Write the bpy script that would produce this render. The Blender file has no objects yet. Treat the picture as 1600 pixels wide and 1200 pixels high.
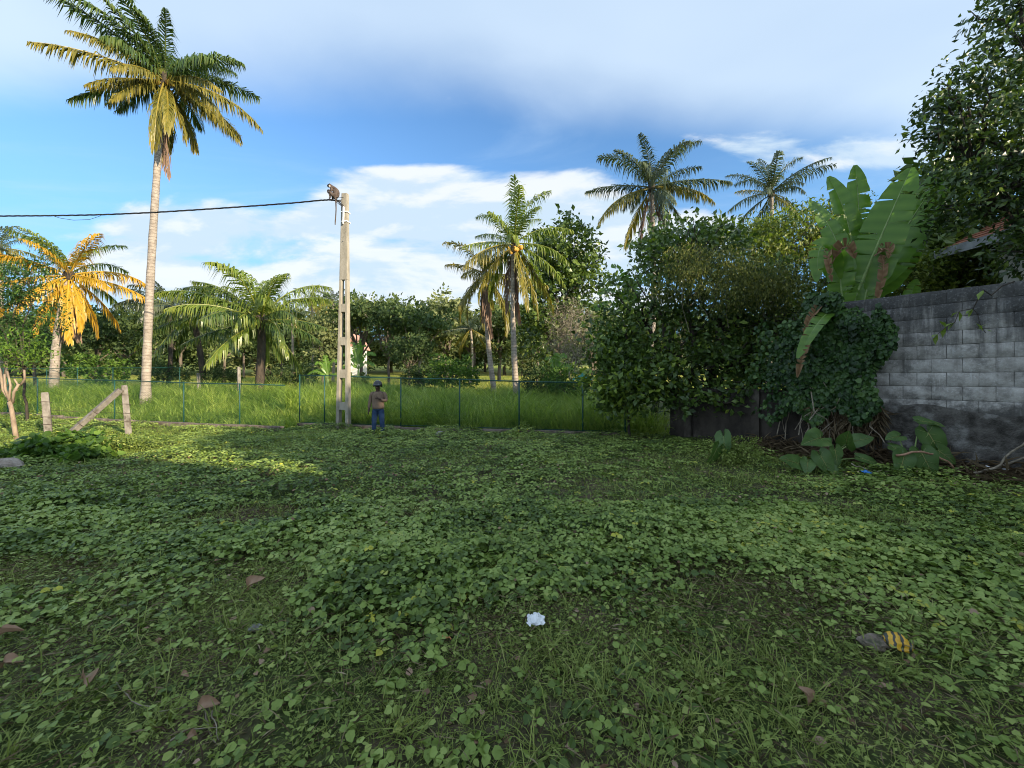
import bpy, bmesh, math, random
import numpy as np
from mathutils import Vector, Matrix

S = bpy.context.scene
COL = S.collection
R = math.radians
F = 622.0                       # focal length in photograph pixels (1600 wide)
CAMZ, HOR = 1.7, 590.0

# ------------------------------------------------------------------ camera
cam = bpy.data.cameras.new('camera')
cam.sensor_width = 36.0
cam.lens = 36.0 * F / 1600.0
cam.shift_y = -(600.0 - HOR) / 1600.0
cam.clip_start, cam.clip_end = 0.05, 3000
camo = bpy.data.objects.new('camera', cam)
COL.objects.link(camo)
camo.location = (0, 0, CAMZ)
camo.rotation_euler = (R(90), 0, 0)
S.camera = camo

# ------------------------------------------------------------------ light
SUN_AZ, SUN_EL = R(128.0), R(17.0)          # azimuth clockwise from the view direction (+Y)
sv = Vector((math.sin(SUN_AZ) * math.cos(SUN_EL), math.cos(SUN_AZ) * math.cos(SUN_EL), math.sin(SUN_EL)))
sun = bpy.data.lights.new('sun', 'SUN')
sun.energy = 2.8
sun.angle = R(0.5)
sun.color = (1.0, 0.83, 0.60)
suno = bpy.data.objects.new('sun', sun)
COL.objects.link(suno)
suno.rotation_euler = sv.to_track_quat('Z', 'Y').to_euler()
suno.location = (30, -15, 30)

S.view_settings.view_transform = 'Standard'
S.view_settings.look = 'None'
S.view_settings.exposure = 1.8
S.view_settings.gamma = 1.0
S.view_settings.use_curve_mapping = False
S.render.engine = 'CYCLES'
S.cycles.max_bounces = 6
S.cycles.transparent_max_bounces = 6
S.cycles.use_denoising = True
S.cycles.filter_width = 1.0


class NT:
    def __init__(self, tree):
        self.t = tree
        self.n = tree.nodes
        self.l = tree.links

    def add(self, typ, **kw):
        n = self.n.new(typ)
        for k, v in kw.items():
            setattr(n, k, v)
        return n

    def put(self, sock, v):
        if v is None:
            return
        if isinstance(v, bpy.types.NodeSocket):
            self.l.new(v, sock)
        else:
            if sock.type == 'RGBA' and len(v) == 3:
                v = (*v, 1.0)
            sock.default_value = v

    def m(self, op, a, b=None, c=None, clamp=False):
        n = self.add('ShaderNodeMath', operation=op, use_clamp=clamp)
        for i, v in enumerate((a, b, c)):
            self.put(n.inputs[i], v)
        return n.outputs[0]

    def step(self, v, lo, hi):
        n = self.add('ShaderNodeMapRange', interpolation_type='SMOOTHSTEP')
        self.put(n.inputs['Value'], v)
        self.put(n.inputs['From Min'], lo)
        self.put(n.inputs['From Max'], hi)
        return n.outputs['Result']

    def mix(self, f, a, b, mode='MIX'):
        n = self.add('ShaderNodeMix', data_type='RGBA', blend_type=mode)
        self.put(n.inputs[0], f)
        self.put(n.inputs[6], a)
        self.put(n.inputs[7], b)
        return n.outputs[2]

    def noise(self, vec, scale, detail=5.0, rough=0.55, dist=0.0):
        n = self.add('ShaderNodeTexNoise')
        self.put(n.inputs['Vector'], vec)
        n.inputs['Scale'].default_value = scale
        n.inputs['Detail'].default_value = detail
        n.inputs['Roughness'].default_value = rough
        n.inputs['Distortion'].default_value = dist
        return n.outputs['Fac']

    def vec(self, x, y, z):
        n = self.add('ShaderNodeCombineXYZ')
        for i, v in enumerate((x, y, z)):
            self.put(n.inputs[i], v)
        return n.outputs[0]

    def ramp(self, f, stops):
        n = self.add('ShaderNodeValToRGB')
        e = n.color_ramp.elements
        while len(e) < len(stops):
            e.new(0.5)
        for el, (p, c) in zip(e, stops):
            el.position = p
            el.color = (*c, 1.0)
        self.put(n.inputs[0], f)
        return n.outputs[0]


# ------------------------------------------------------------------ sky
SKY_STRENGTH = 0.14
w = bpy.data.worlds.new('World')
S.world = w
w.use_nodes = True
w.node_tree.nodes.clear()
k = NT(w.node_tree)
sky = k.add('ShaderNodeTexSky', sky_type='NISHITA', sun_disc=False, sun_elevation=SUN_EL, sun_rotation=SUN_AZ,
            air_density=1.0, dust_density=0.6, ozone_density=2.0)
tc = k.add('ShaderNodeTexCoord').outputs['Generated']
sp = k.add('ShaderNodeSeparateXYZ')
k.put(sp.inputs[0], tc)
X, Y, Z = sp.outputs
zc = k.m('MAXIMUM', Z, 0.03)
ya = k.m('MAXIMUM', k.m('ABSOLUTE', Y), 0.12)
PX, PY = k.m('DIVIDE', X, zc), k.m('DIVIDE', Y, zc)
U, V = k.m('DIVIDE', X, ya), k.m('DIVIDE', Z, ya)
pv = k.vec(PX, PY, 0.0)


def C(*c):                       # picture-level colour -> value before the background strength
    return tuple(x / SKY_STRENGTH for x in c)


nish = sky.outputs[0]
blue = k.mix(1.0, nish, (0.37, 0.50, 0.60), 'MULTIPLY')
# pale humid air near the horizon
haze_f = k.m('MULTIPLY', k.m('SUBTRACT', 1.0, k.step(Z, -0.05, 0.60)), 0.85)
base = k.mix(haze_f, blue, C(0.075, 0.165, 0.275))
# broken cumulus bands over the trees
n3 = k.noise(k.vec(k.m('MULTIPLY', U, 1.25), k.m('MULTIPLY', V, 3.6), 1.7), 1.9, 9.0, 0.56, 0.25)
n3b = k.noise(k.vec(k.m('MULTIPLY', U, 1.25), k.m('MULTIPLY', k.m('ADD', V, 0.035), 3.6), 1.7), 1.9, 9.0, 0.56, 0.25)
b1 = k.m('MULTIPLY', k.step(k.m('ABSOLUTE', k.m('SUBTRACT', V, 0.455)), 0.115, 0.05),
         k.step(k.m('ABSOLUTE', k.m('SUBTRACT', U, -0.12)), 0.50, 0.30))
b2 = k.m('MULTIPLY', k.step(k.m('ABSOLUTE', k.m('SUBTRACT', V, 0.29)), 0.20, 0.08),
         k.step(k.m('ABSOLUTE', k.m('SUBTRACT', U, -0.30)), 1.05, 0.55))
b3 = k.m('MULTIPLY', k.step(k.m('ABSOLUTE', k.m('SUBTRACT', V, 0.555)), 0.09, 0.01),
         k.step(k.m('ABSOLUTE', k.m('SUBTRACT', U, 0.80)), 0.50, 0.15))
bias = k.m('ADD', k.m('MULTIPLY', b1, 0.36), k.m('ADD', k.m('MULTIPLY', b2, 0.40), k.m('MULTIPLY', b3, 0.34)))
dens = k.step(k.m('ADD', n3, bias), 0.66, 0.84)
lit = k.step(k.m('SUBTRACT', n3, n3b), -0.05, 0.09)
cumc = k.mix(lit, C(0.20, 0.245, 0.285), C(0.28, 0.293, 0.303))
base = k.mix(k.m('MULTIPLY', dens, 0.92), base, cumc)
# high thin streaks
n4 = k.noise(k.vec(k.m('MULTIPLY', PX, 0.5), k.m('MULTIPLY', PY, 1.4), 4.0), 1.2, 8.0, 0.6, 0.6)
base = k.mix(k.m('MULTIPLY', k.step(n4, 0.45, 0.8), 0.30), base, C(0.19, 0.25, 0.32))
# altostratus sheet overhead, its far edge arching over the view
n1 = k.noise(pv, 0.8, 7.0, 0.5, 0.3)
n2 = k.noise(pv, 0.55, 4.0, 0.5, 0.2)
edge = k.m('ADD', 1.47, k.m('MULTIPLY', k.m('MINIMUM', k.m('MAXIMUM', PX, -0.1), 2.2), 0.25))
sheet = k.step(k.m('ADD', k.m('SUBTRACT', edge, PY), k.m('MULTIPLY', k.m('SUBTRACT', n1, 0.5), 0.6)), -0.12, 0.36)
shc = k.mix(k.step(n2, 0.32, 0.68), C(0.18, 0.23, 0.29), C(0.225, 0.272, 0.325))
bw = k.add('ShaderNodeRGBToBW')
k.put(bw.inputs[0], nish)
glow = k.m('MINIMUM', k.m('MAXIMUM', k.m('DIVIDE', bw.outputs[0], 2.3), 1.0), 4.0)      # added brightening of the sheet towards the sun, lifts light in the shaded yard
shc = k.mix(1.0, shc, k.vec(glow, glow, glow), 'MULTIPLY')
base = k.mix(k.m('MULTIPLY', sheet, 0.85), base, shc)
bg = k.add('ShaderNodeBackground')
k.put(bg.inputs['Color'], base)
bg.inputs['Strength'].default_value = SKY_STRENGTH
k.l.new(bg.outputs[0], k.add('ShaderNodeOutputWorld').inputs['Surface'])


# ================================================================== helpers
WM = {}


def at(px, py, y):
    """Point at distance y in front of the camera that the photograph shows at pixel (px, py)."""
    return np.array([(px - 800.0) / F * y, y, CAMZ - (py - HOR) / F * y])


def vn(x, y, scale, seed):
    """Smooth value noise in 0..1 on numpy arrays."""
    rng = np.random.default_rng(seed)
    g = rng.random((64, 64))
    x = np.asarray(x, float) / scale + 31.7
    y = np.asarray(y, float) / scale + 17.3
    xi, yi = np.floor(x).astype(int), np.floor(y).astype(int)
    fx, fy = x - xi, y - yi
    fx, fy = fx * fx * (3 - 2 * fx), fy * fy * (3 - 2 * fy)
    a, b = g[xi % 64, yi % 64], g[(xi + 1) % 64, yi % 64]
    c, d = g[xi % 64, (yi + 1) % 64], g[(xi + 1) % 64, (yi + 1) % 64]
    return (a * (1 - fx) + b * fx) * (1 - fy) + (c * (1 - fx) + d * fx) * fy


def gz(x, y):
    x, y = np.asarray(x, float), np.asarray(y, float)
    z = np.interp(y, [-300, -8, 0, 14, 16, 22, 30, 50, 80, 120, 220, 700],
                  [0, 0, 0, -.168, -.15, .36, .5, .9, 2.0, 4.6, 19.0, 42.0])
    near = np.clip((16 - np.abs(y - 3)) / 8, 0, 1)
    z = z + near * ((vn(x, y, 1.7, 5) - .5) * .07 + (vn(x, y, .6, 6) - .5) * .03)
    return z + (vn(x, y, 26, 7) - .5) * np.clip((y - 40) / 60, 0, 1) * 2.0


def frame_xy(rng, n, y0, y1, margin=1.12, power=1.0):
    """Random ground points inside the camera's field between two distances (evenly spread when power is 1)."""
    y = np.sqrt(rng.random(n) ** power * (y1 * y1 - y0 * y0) + y0 * y0)
    return (rng.random(n) * 2 - 1) * (y * 1.286 * margin + 1.0), y


def nrmz(v):
    return v / np.maximum(np.linalg.norm(v, axis=-1, keepdims=True), 1e-9)


def reg(o, parent):
    COL.objects.link(o)
    if parent is not None:
        o.parent = parent
        o.matrix_parent_inverse = WM[parent].inverted()
    WM[o] = o.matrix_basis.copy()
    return o


def tag(o, label=None, cat=None, group=None, kind=None):
    for a, b in (('label', label), ('category', cat), ('group', group), ('kind', kind)):
        if b:
            o[a] = b
    return o


def thing(name, label, cat, loc, group=None):
    o = bpy.data.objects.new(name, None)
    o.empty_display_size = .2
    o.location = Vector([float(c) for c in loc])
    reg(o, None)
    return tag(o, label, cat, group)


def use(mesh, name, parent=None, loc=(0, 0, 0), rot=(0, 0, 0), scale=1.0, mats=None):
    """An object that shares mesh data, optionally with materials of its own."""
    o = bpy.data.objects.new(name, mesh)
    o.location = Vector([float(c) for c in loc])
    o.rotation_euler = rot
    o.scale = (scale,) * 3 if not hasattr(scale, '__len__') else scale
    reg(o, parent)
    if mats:
        for s, mt in zip(o.material_slots, mats):
            s.link = 'OBJECT'
            s.material = mt
    return o


class MB:
    def __init__(self):
        self.v, self.f, self.t, self.n = [], [], [], 0

    def add(self, v, faces, mi=0, tint=.5):
        v = np.asarray(v, float).reshape(-1, 3)
        for f in faces:
            f = np.asarray(f, int)
            if f.ndim == 1:
                f = f[None]
            if len(f):
                self.f.append((f + self.n, mi))
        self.v.append(v)
        self.t.append(np.broadcast_to(np.asarray(tint, float), (len(v),)))
        self.n += len(v)
        return self

    def mesh(self, name, mats, smooth=False):
        me = bpy.data.meshes.new(name)
        v = np.concatenate(self.v)
        me.vertices.add(len(v))
        me.vertices.foreach_set('co', v.ravel().astype(np.float32))
        loops = np.concatenate([f.ravel() for f, _ in self.f]).astype(np.int32)
        sizes = np.concatenate([np.full(len(f), f.shape[1]) for f, _ in self.f]).astype(np.int32)
        mi = np.concatenate([np.full(len(f), m) for f, m in self.f]).astype(np.int32)
        me.loops.add(len(loops))
        me.loops.foreach_set('vertex_index', loops)
        me.polygons.add(len(sizes))
        me.polygons.foreach_set('loop_start', np.concatenate([[0], np.cumsum(sizes)[:-1]]).astype(np.int32))
        me.polygons.foreach_set('loop_total', sizes)
        me.polygons.foreach_set('material_index', mi)
        me.polygons.foreach_set('use_smooth', np.full(len(sizes), bool(smooth)))
        at_ = me.attributes.new('tint', 'FLOAT', 'POINT')
        at_.data.foreach_set('value', np.concatenate(self.t).astype(np.float32))
        for m in (mats if isinstance(mats, (list, tuple)) else [mats]):
            me.materials.append(m)
        me.update(calc_edges=True)
        return me

    def build(self, name, mats, parent=None, smooth=False):
        o = bpy.data.objects.new(name, self.mesh(name, mats, smooth))
        return reg(o, parent)

    # ---- shapes
    def tube(self, pts, radii, sides=8, mi=0, tint=.5, cap=True, squash=1.0):
        pts = np.asarray(pts, float)
        n = len(pts)
        radii = np.broadcast_to(np.asarray(radii, float), (n,))
        tan = nrmz(np.gradient(pts, axis=0))
        ref = np.array([0, 0, 1.0]) if abs(tan[0][2]) < .9 else np.array([0, 1.0, 0])
        a = nrmz(np.cross(tan[0], ref))
        rings = []
        for i in range(n):
            a = nrmz(a - tan[i] * np.dot(a, tan[i]))
            b = np.cross(tan[i], a)
            th = np.arange(sides) * 2 * math.pi / sides
            rings.append(pts[i] + radii[i] * (np.cos(th)[:, None] * a + np.sin(th)[:, None] * b * squash))
        v = np.concatenate(rings)
        i, j = np.meshgrid(np.arange(n - 1), np.arange(sides), indexing='ij')
        j2 = (j + 1) % sides
        q = np.stack([i * sides + j, i * sides + j2, (i + 1) * sides + j2, (i + 1) * sides + j], -1).reshape(-1, 4)
        fs = [q]
        if cap:
            fs += [np.arange(sides)[::-1], np.arange(sides) + (n - 1) * sides]
        tn = tint if np.ndim(tint) == 0 else np.repeat(np.asarray(tint), sides)
        return self.add(v, fs, mi, tn)

    def box(self, c, size, rot=0.0, mi=0, tint=.5, axes=None):
        s = np.array([[-1, -1, -1], [1, -1, -1], [1, 1, -1], [-1, 1, -1], [-1, -1, 1], [1, -1, 1], [1, 1, 1], [-1, 1, 1]]) * .5 * np.asarray(size, float)
        if axes is not None:
            s = s @ np.asarray(axes, float)
        elif rot:
            cs, sn = math.cos(rot), math.sin(rot)
            s = s @ np.array([[cs, sn, 0], [-sn, cs, 0], [0, 0, 1]])
        return self.add(s + np.asarray(c, float),
                        [np.array([[0, 3, 2, 1], [4, 5, 6, 7], [0, 1, 5, 4], [1, 2, 6, 5], [2, 3, 7, 6], [3, 0, 4, 7]])], mi, tint)

    def frustum(self, a, b, mi=0, tint=.5):
        """a, b: two lists of four corners (bottom, top)."""
        return self.add(np.array(list(a) + list(b), float),
                        [np.array([[0, 3, 2, 1], [4, 5, 6, 7], [0, 1, 5, 4], [1, 2, 6, 5], [2, 3, 7, 6], [3, 0, 4, 7]])], mi, tint)

    def ball(self, c, r, mi=0, tint=.5, seg=10, rings=7, jit=0.0, seed=0):
        r = np.broadcast_to(np.asarray(r, float), (3,))
        th = np.linspace(0, math.pi, rings)
        ph = np.arange(seg) * 2 * math.pi / seg
        v = np.stack([np.outer(np.sin(th), np.cos(ph)), np.outer(np.sin(th), np.sin(ph)), np.outer(np.cos(th), np.ones(seg))], -1).reshape(-1, 3)
        if jit:
            v = v * (1 + (np.random.default_rng(seed).random((len(v), 1)) - .5) * jit)
            v[:seg] = v[0]
            v[-seg:] = v[-1]
        i, j = np.meshgrid(np.arange(rings - 1), np.arange(seg), indexing='ij')
        j2 = (j + 1) % seg
        q = np.stack([i * seg + j, (i + 1) * seg + j, (i + 1) * seg + j2, i * seg + j2], -1).reshape(-1, 4)
        return self.add(v * r + np.asarray(c, float), [q], mi, tint)

    def scatter(self, tmpl, pos, d, nm, size, tint, mi=0):
        tv, tf = tmpl
        n = len(pos)
        if n == 0:
            return self
        d = nrmz(d)
        nm = nrmz(nm - d * np.sum(nm * d, -1, keepdims=True))
        s = np.cross(nm, d)
        size = np.asarray(size, float)
        sc = np.broadcast_to(size[:, None] if size.ndim == 1 else size, (n, 3)) if size.ndim else np.full((n, 3), size)
        v = (pos[:, None, :] + (tv[None, :, 0:1] * sc[:, None, 0:1]) * d[:, None, :] + (tv[None, :, 1:2] * sc[:, None, 1:2]) * s[:, None, :]
             + (tv[None, :, 2:3] * sc[:, None, 2:3]) * nm[:, None, :])
        nv = len(tv)
        fs = [(np.asarray(f)[None] + (np.arange(n) * nv)[:, None, None]).reshape(-1, np.asarray(f).shape[1]) for f in tf]
        return self.add(v.reshape(-1, 3), fs, mi, np.repeat(tint, nv) if np.ndim(tint) else tint)


# ---- leaf templates: length along x, width along y, face towards z
def leaf_t(half=.3, fold=.06, droop=.12):
    """two-triangle-a-side folded leaf"""
    v = np.array([[0, 0, 0], [.5, -half, fold], [1, 0, -droop], [.5, half, fold], [.5, 0, 0.02]])
    return v, [[[0, 1, 4], [1, 2, 4], [0, 4, 3], [4, 2, 3]]]


def leaf2_t(half=.3, fold=.05, droop=.1):
    v = np.array([[0, 0, 0], [.45, -half, fold], [1, 0, -droop], [.45, half, fold]])
    return v, [[[0, 1, 2], [0, 2, 3]]]


def leaf_round_t(droop=.15, fold=.06):
    v = np.array([[0, 0, 0], [.25, -.40, fold], [.28, 0, 0], [.25, .40, fold], [.66, -.36, fold - .04], [.66, 0, -.05], [.66, .36, fold - .04], [1, 0, -droop]])
    return v, [[[0, 1, 2], [0, 2, 3], [4, 7, 5], [5, 7, 6]], [[1, 4, 5, 2], [2, 5, 6, 3]]]


def blade_t(bend=.35, w=.5):
    """grass blade bending over along x, growing along z"""
    v = np.array([[0, -w, 0], [0, w, 0], [bend * .35, -w * .8, .55], [bend * .35, w * .8, .55], [bend, 0, 1 - bend * .25]])
    return v, [[[0, 1, 3, 2]], [[2, 3, 4]]]


LEAF, LEAF2, LEAFR = leaf_t(), leaf2_t(), leaf_round_t()
NARROW = leaf_t(.16, .03, .2)
NARROW2 = leaf2_t(.14, .03, .2)
BLADE, BLADE_B = blade_t(), blade_t(.7, .5)


def crown(mb, blobs, n, size, seed, tmpl=LEAF, mi=0, clump=16, sig=.3, up=.5, droop=0.0, tint=(.25, .8), shell=.7, rnd=.7):
    """Leaves in clumps through the outer part of several ellipsoids. blobs: (centre, radii, weight)."""
    rng = np.random.default_rng(seed)
    extra = []
    for c, r, wgt in blobs:                       # smaller lobes break up each outline
        r = np.broadcast_to(np.asarray(r, float), (3,))
        for _ in range(5):
            dd = nrmz(rng.normal(size=3) + np.array([0, 0, .35]))
            extra.append((np.asarray(c, float) + dd * r * (.85 + .3 * rng.random()), r * (.22 + .2 * rng.random()), wgt * .13))
    blobs = [(c, np.asarray(r) * .93, wgt) for c, r, wgt in blobs] + extra
    tot = sum(b[2] for b in blobs)
    for c, r, wgt in blobs:
        nc = max(2, int(n * wgt / tot / clump))
        dr = nrmz(rng.normal(size=(nc, 3)))
        fr = shell + (1 - shell) * rng.random(nc) ** .7
        fr = np.where(rng.random(nc) < .18, rng.random(nc) * shell, fr)
        r = np.broadcast_to(np.asarray(r, float), (3,))
        cc = np.asarray(c, float) + dr * r * fr[:, None] * (1 + .09 * np.clip(rng.normal(size=(nc, 1)), -2, 1.5))
        ct = tint[0] + (tint[1] - tint[0]) * rng.random(nc)
        idx = np.repeat(np.arange(nc), clump)
        m = len(idx)
        pos = cc[idx] + np.clip(rng.normal(size=(m, 3)), -1.5, 1.5) * sig * np.array([1, 1, .7])
        nm = nrmz(dr / r)[idx] * .7 + np.array([0, 0, up]) + rng.normal(size=(m, 3)) * rnd
        d = rng.normal(size=(m, 3)) + dr[idx] * .8 + np.array([0, 0, -droop])
        sz = size * (.5 + .85 * rng.random(m))
        mb.scatter(tmpl, pos, d, nm, sz, np.where(rng.random(m) < .04, 1.0, np.clip(ct[idx] + (rng.random(m) - .5) * .45, 0, 1)), mi)
    return mb


# ================================================================== materials
MATS = {}


def mat(name):
    m = bpy.data.materials.new(name)
    m.use_nodes = True
    m.node_tree.nodes.clear()
    MATS[name] = m
    return m, NT(m.node_tree)


def finish(q, shader):
    o = q.add('ShaderNodeOutputMaterial')
    q.l.new(shader, o.inputs['Surface'])


def leaf_mat(name, stops, transl=.35, rough=.42, spec=.35, tcol=(1.15, 1.25, .55), var=.25):
    m, q = mat(name)
    a = q.add('ShaderNodeAttribute', attribute_name='tint')
    pos = q.add('ShaderNodeNewGeometry').outputs['Position']
    nz = q.noise(pos, 1.1, 3.0)
    f = q.m('ADD', a.outputs['Fac'], q.m('MULTIPLY', q.m('SUBTRACT', nz, .5), var), clamp=True)
    col = q.ramp(f, stops)
    p = q.add('ShaderNodeBsdfPrincipled')
    q.put(p.inputs['Base Color'], col)
    p.inputs['Roughness'].default_value = rough
    p.inputs['Specular IOR Level'].default_value = spec
    t = q.add('ShaderNodeBsdfTranslucent')
    q.put(t.inputs['Color'], q.mix(1.0, col, tcol, 'MULTIPLY'))
    mx = q.add('ShaderNodeMixShader')
    mx.inputs[0].default_value = transl
    q.l.new(p.outputs[0], mx.inputs[1])
    q.l.new(t.outputs[0], mx.inputs[2])
    finish(q, mx.outputs[0])
    return m


def surf_mat(name, c1, c2, scale=4.0, rough=.85, bump=.3, detail=6.0, spec=.25, c3=None, stretch=(1, 1, 1), metal=0.0, bscale=None, bdist=.02):
    m, q = mat(name)
    co = q.add('ShaderNodeTexCoord').outputs['Object']
    mp = q.add('ShaderNodeMapping')
    q.put(mp.inputs['Vector'], co)
    mp.inputs['Scale'].default_value = stretch
    v = mp.outputs[0]
    n = q.noise(v, scale, detail, .62)
    col = q.mix(q.step(n, .3, .7), c1, c2)
    if c3 is not None:
        col = q.mix(q.step(q.noise(v, scale * .37, 5.0, .65), .52, .68), col, c3)
    p = q.add('ShaderNodeBsdfPrincipled')
    q.put(p.inputs['Base Color'], col)
    p.inputs['Roughness'].default_value = rough
    p.inputs['Specular IOR Level'].default_value = spec
    p.inputs['Metallic'].default_value = metal
    if bump:
        b = q.add('ShaderNodeBump')
        b.inputs['Strength'].default_value = bump
        b.inputs['Distance'].default_value = bdist
        q.put(b.inputs['Height'], q.noise(v, bscale or scale * 5, 8.0, .65))
        q.l.new(b.outputs[0], p.inputs['Normal'])
    finish(q, p.outputs[0])
    return m


G = leaf_mat
vine_m = G('vine_leaf', [(0, (.052, .090, .015)), (.30, (.150, .220, .040)), (.65, (.235, .315, .070)), (.93, (.32, .39, .11)), (1, (.42, .41, .05))], .14, .45, .30)
grass_m = G('grass_blade', [(0, (.080, .112, .020)), (.5, (.185, .230, .050)), (.85, (.27, .31, .085)), (1, (.38, .33, .16))], .18, .55, .2)
weed_m = G('weed_leaf', [(0, (.075, .112, .020)), (.5, (.18, .24, .050)), (1, (.30, .35, .095))], .18, .5, .25)
straw_m = G('dry_straw', [(0, (.06, .042, .024)), (.5, (.15, .108, .062)), (1, (.32, .26, .165))], .15, .7, .15, (1, .9, .7))
tall_m = G('tall_grass_blade', [(0, (.07, .125, .018)), (.5, (.21, .315, .046)), (1, (.42, .49, .12))], .40, .5, .2)
field_m = G('meadow_grass', [(0, (.16, .20, .03)), (.5, (.26, .29, .05)), (1, (.36, .34, .08))], .35, .6, .15)
dark_m = G('dark_leaf', [(0, (.020, .042, .010)), (.5, (.065, .115, .024)), (.82, (.115, .18, .036)), (1, (.24, .32, .045))], .30, .38, .45)
ivy_m = G('ivy_leaf', [(0, (.016, .042, .012)), (.5, (.045, .100, .024)), (1, (.10, .175, .045))], .25, .4, .4)
creep_m = G('creeper_leaf', [(0, (.035, .048, .016)), (.5, (.125, .145, .036)), (1, (.26, .25, .06))], .35, .5, .25)
yel_m = G('light_green_leaf', [(0, (.045, .075, .016)), (.5, (.12, .17, .030)), (1, (.24, .27, .055))], .40, .45, .3)
jak_m = G('glossy_tree_leaf', [(0, (.020, .042, .011)), (.5, (.060, .105, .022)), (1, (.15, .21, .04))], .28, .35, .5)
far1_m = G('far_leaf_mid', [(0, (.045, .068, .024)), (.5, (.095, .135, .042)), (1, (.18, .22, .070))], .3, .6, .2)
far2_m = G('far_leaf_dark', [(0, (.024, .045, .018)), (.5, (.055, .092, .032)), (1, (.11, .15, .05))], .3, .6, .2)
far3_m = G('far_leaf_pale', [(0, (.060, .080, .035)), (.5, (.13, .16, .065)), (1, (.24, .26, .11))], .3, .6, .2)
bush_m = G('bush_leaf', [(0, (.03, .07, .012)), (.5, (.07, .14, .024)), (1, (.16, .26, .04))], .35, .5, .3)
feather_m = G('feathery_leaf', [(0, (.018, .05, .016)), (.5, (.05, .11, .022)), (1, (.16, .26, .03))], .38, .5, .25)
twig_m = G('dry_twig_leaf', [(0, (.13, .11, .08)), (.5, (.24, .21, .16)), (1, (.36, .33, .26))], .1, .8, .1, (1, 1, .9))
fr_green = G('frond_green', [(0, (.018, .042, .012)), (.5, (.050, .095, .022)), (.85, (.13, .17, .035)), (1, (.22, .22, .05))], .32, .34, .5)
fr_bright = G('frond_bright', [(0, (.05, .09, .015)), (.5, (.14, .20, .03)), (1, (.30, .32, .06))], .38, .34, .45)
fr_olive = G('frond_olive', [(0, (.06, .07, .016)), (.5, (.17, .16, .03)), (1, (.36, .28, .05))], .35, .36, .45)
fr_yellow = G('frond_yellow', [(0, (.12, .14, .018)), (.3, (.36, .25, .018)), (.6, (.52, .31, .025)), (1, (.62, .42, .06))], .35, .4, .4, (1.2, 1, .6))
fr_dead = G('frond_dead', [(0, (.09, .055, .04)), (.5, (.19, .125, .09)), (1, (.32, .22, .15))], .2, .7, .2, (1, .9, .7))
fr_grey = G('frond_greygreen', [(0, (.02, .036, .018)), (.5, (.055, .080, .038)), (1, (.13, .15, .065))], .3, .36, .5)
banana_m = G('banana_leaf', [(0, (.06, .12, .018)), (.5, (.125, .24, .034)), (.9, (.21, .33, .055)), (1, (.42, .33, .08))], .45, .30, .5, (1.1, 1.35, .4))
bandead_m = G('dead_banana_leaf', [(0, (.07, .042, .022)), (.5, (.24, .145, .075)), (1, (.42, .29, .17))], .2, .7, .2, (1, .85, .6))
taro_m = G('taro_leaf', [(0, (.04, .085, .018)), (.5, (.10, .18, .045)), (.85, (.18, .26, .08)), (1, (.42, .36, .14))], .28, .4, .4)
dryleaf_m = G('dead_leaf', [(0, (.13, .075, .042)), (.5, (.30, .185, .115)), (1, (.44, .31, .22))], .15, .65, .25, (1, .85, .7))

bark_m = surf_mat('bark', (.075, .060, .045), (.17, .14, .11), 6, .9, .6, stretch=(1, 1, .3))
barkd_m = surf_mat('dark_bark', (.03, .025, .02), (.075, .06, .045), 6, .9, .6, stretch=(1, 1, .3))
pale_bark_m = surf_mat('pale_bark', (.26, .22, .17), (.42, .37, .30), 7, .85, .4, stretch=(1, 1, .4))
sap_m = surf_mat('sapling_bark', (.17, .12, .085), (.32, .25, .175), 9, .8, .4, stretch=(1, 1, .3))
post_m = surf_mat('old_post_concrete', (.14, .125, .105), (.24, .22, .19), 9, .9, .5, c3=(.08, .07, .055), stretch=(1, 1, .5))
plinth_m = surf_mat('stained_cement', (.040, .035, .030), (.15, .138, .122), 5.0, .92, 1.0, c3=(.27, .26, .24), detail=10.0, bdist=.06)
loww_m = surf_mat('black_stained_wall', (.020, .017, .015), (.070, .058, .047), 2.2, .93, .9, c3=(.12, .103, .085), stretch=(1, 1, .6), bdist=.03)
mortar_m = surf_mat('mortar', (.18, .17, .155), (.37, .35, .325), 9, .95, .6)
green_m = surf_mat('green_paint', (.006, .045, .036), (.012, .072, .056), 14, .5, .15, spec=.4)
kerb_m = surf_mat('kerb_concrete', (.11, .085, .068), (.24, .195, .16), 6, .92, .6, c3=(.05, .045, .03))
black_m = surf_mat('black_rubber', (.012, .012, .013), (.03, .03, .032), 20, .6, .1)
pvc_m = surf_mat('white_pvc', (.62, .62, .60), (.80, .80, .78), 14, .45, .05, spec=.5)
steel_m = surf_mat('grey_steel', (.22, .22, .22), (.36, .36, .35), 14, .5, .1, metal=.4)
stone_m = surf_mat('grey_stone', (.14, .135, .125), (.30, .29, .27), 9, .9, .8, c3=(.08, .10, .05))
dstone_m = surf_mat('dark_grey_stone', (.14, .105, .08), (.30, .24, .19), 12, .9, .8, c3=(.05, .06, .03))
slab_m = surf_mat('weathered_slab', (.22, .17, .135), (.40, .34, .29), 8, .9, .8, c3=(.12, .11, .07))
litter_m = surf_mat('white_plastic_film', (.66, .68, .70), (.84, .85, .86), 18, .35, .3, spec=.5)
bluep_m = surf_mat('blue_plastic', (.02, .15, .42), (.05, .24, .60), 18, .4, .2, spec=.5)
teal_m = surf_mat('teal_tarp', (.03, .17, .14), (.06, .26, .20), 6, .55, .4)
orange_m = surf_mat('orange_dry_stick', (.32, .14, .05), (.50, .26, .10), 20, .8, .3)
stick_m = surf_mat('dry_stick', (.17, .14, .10), (.34, .29, .22), 12, .85, .4)
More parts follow.
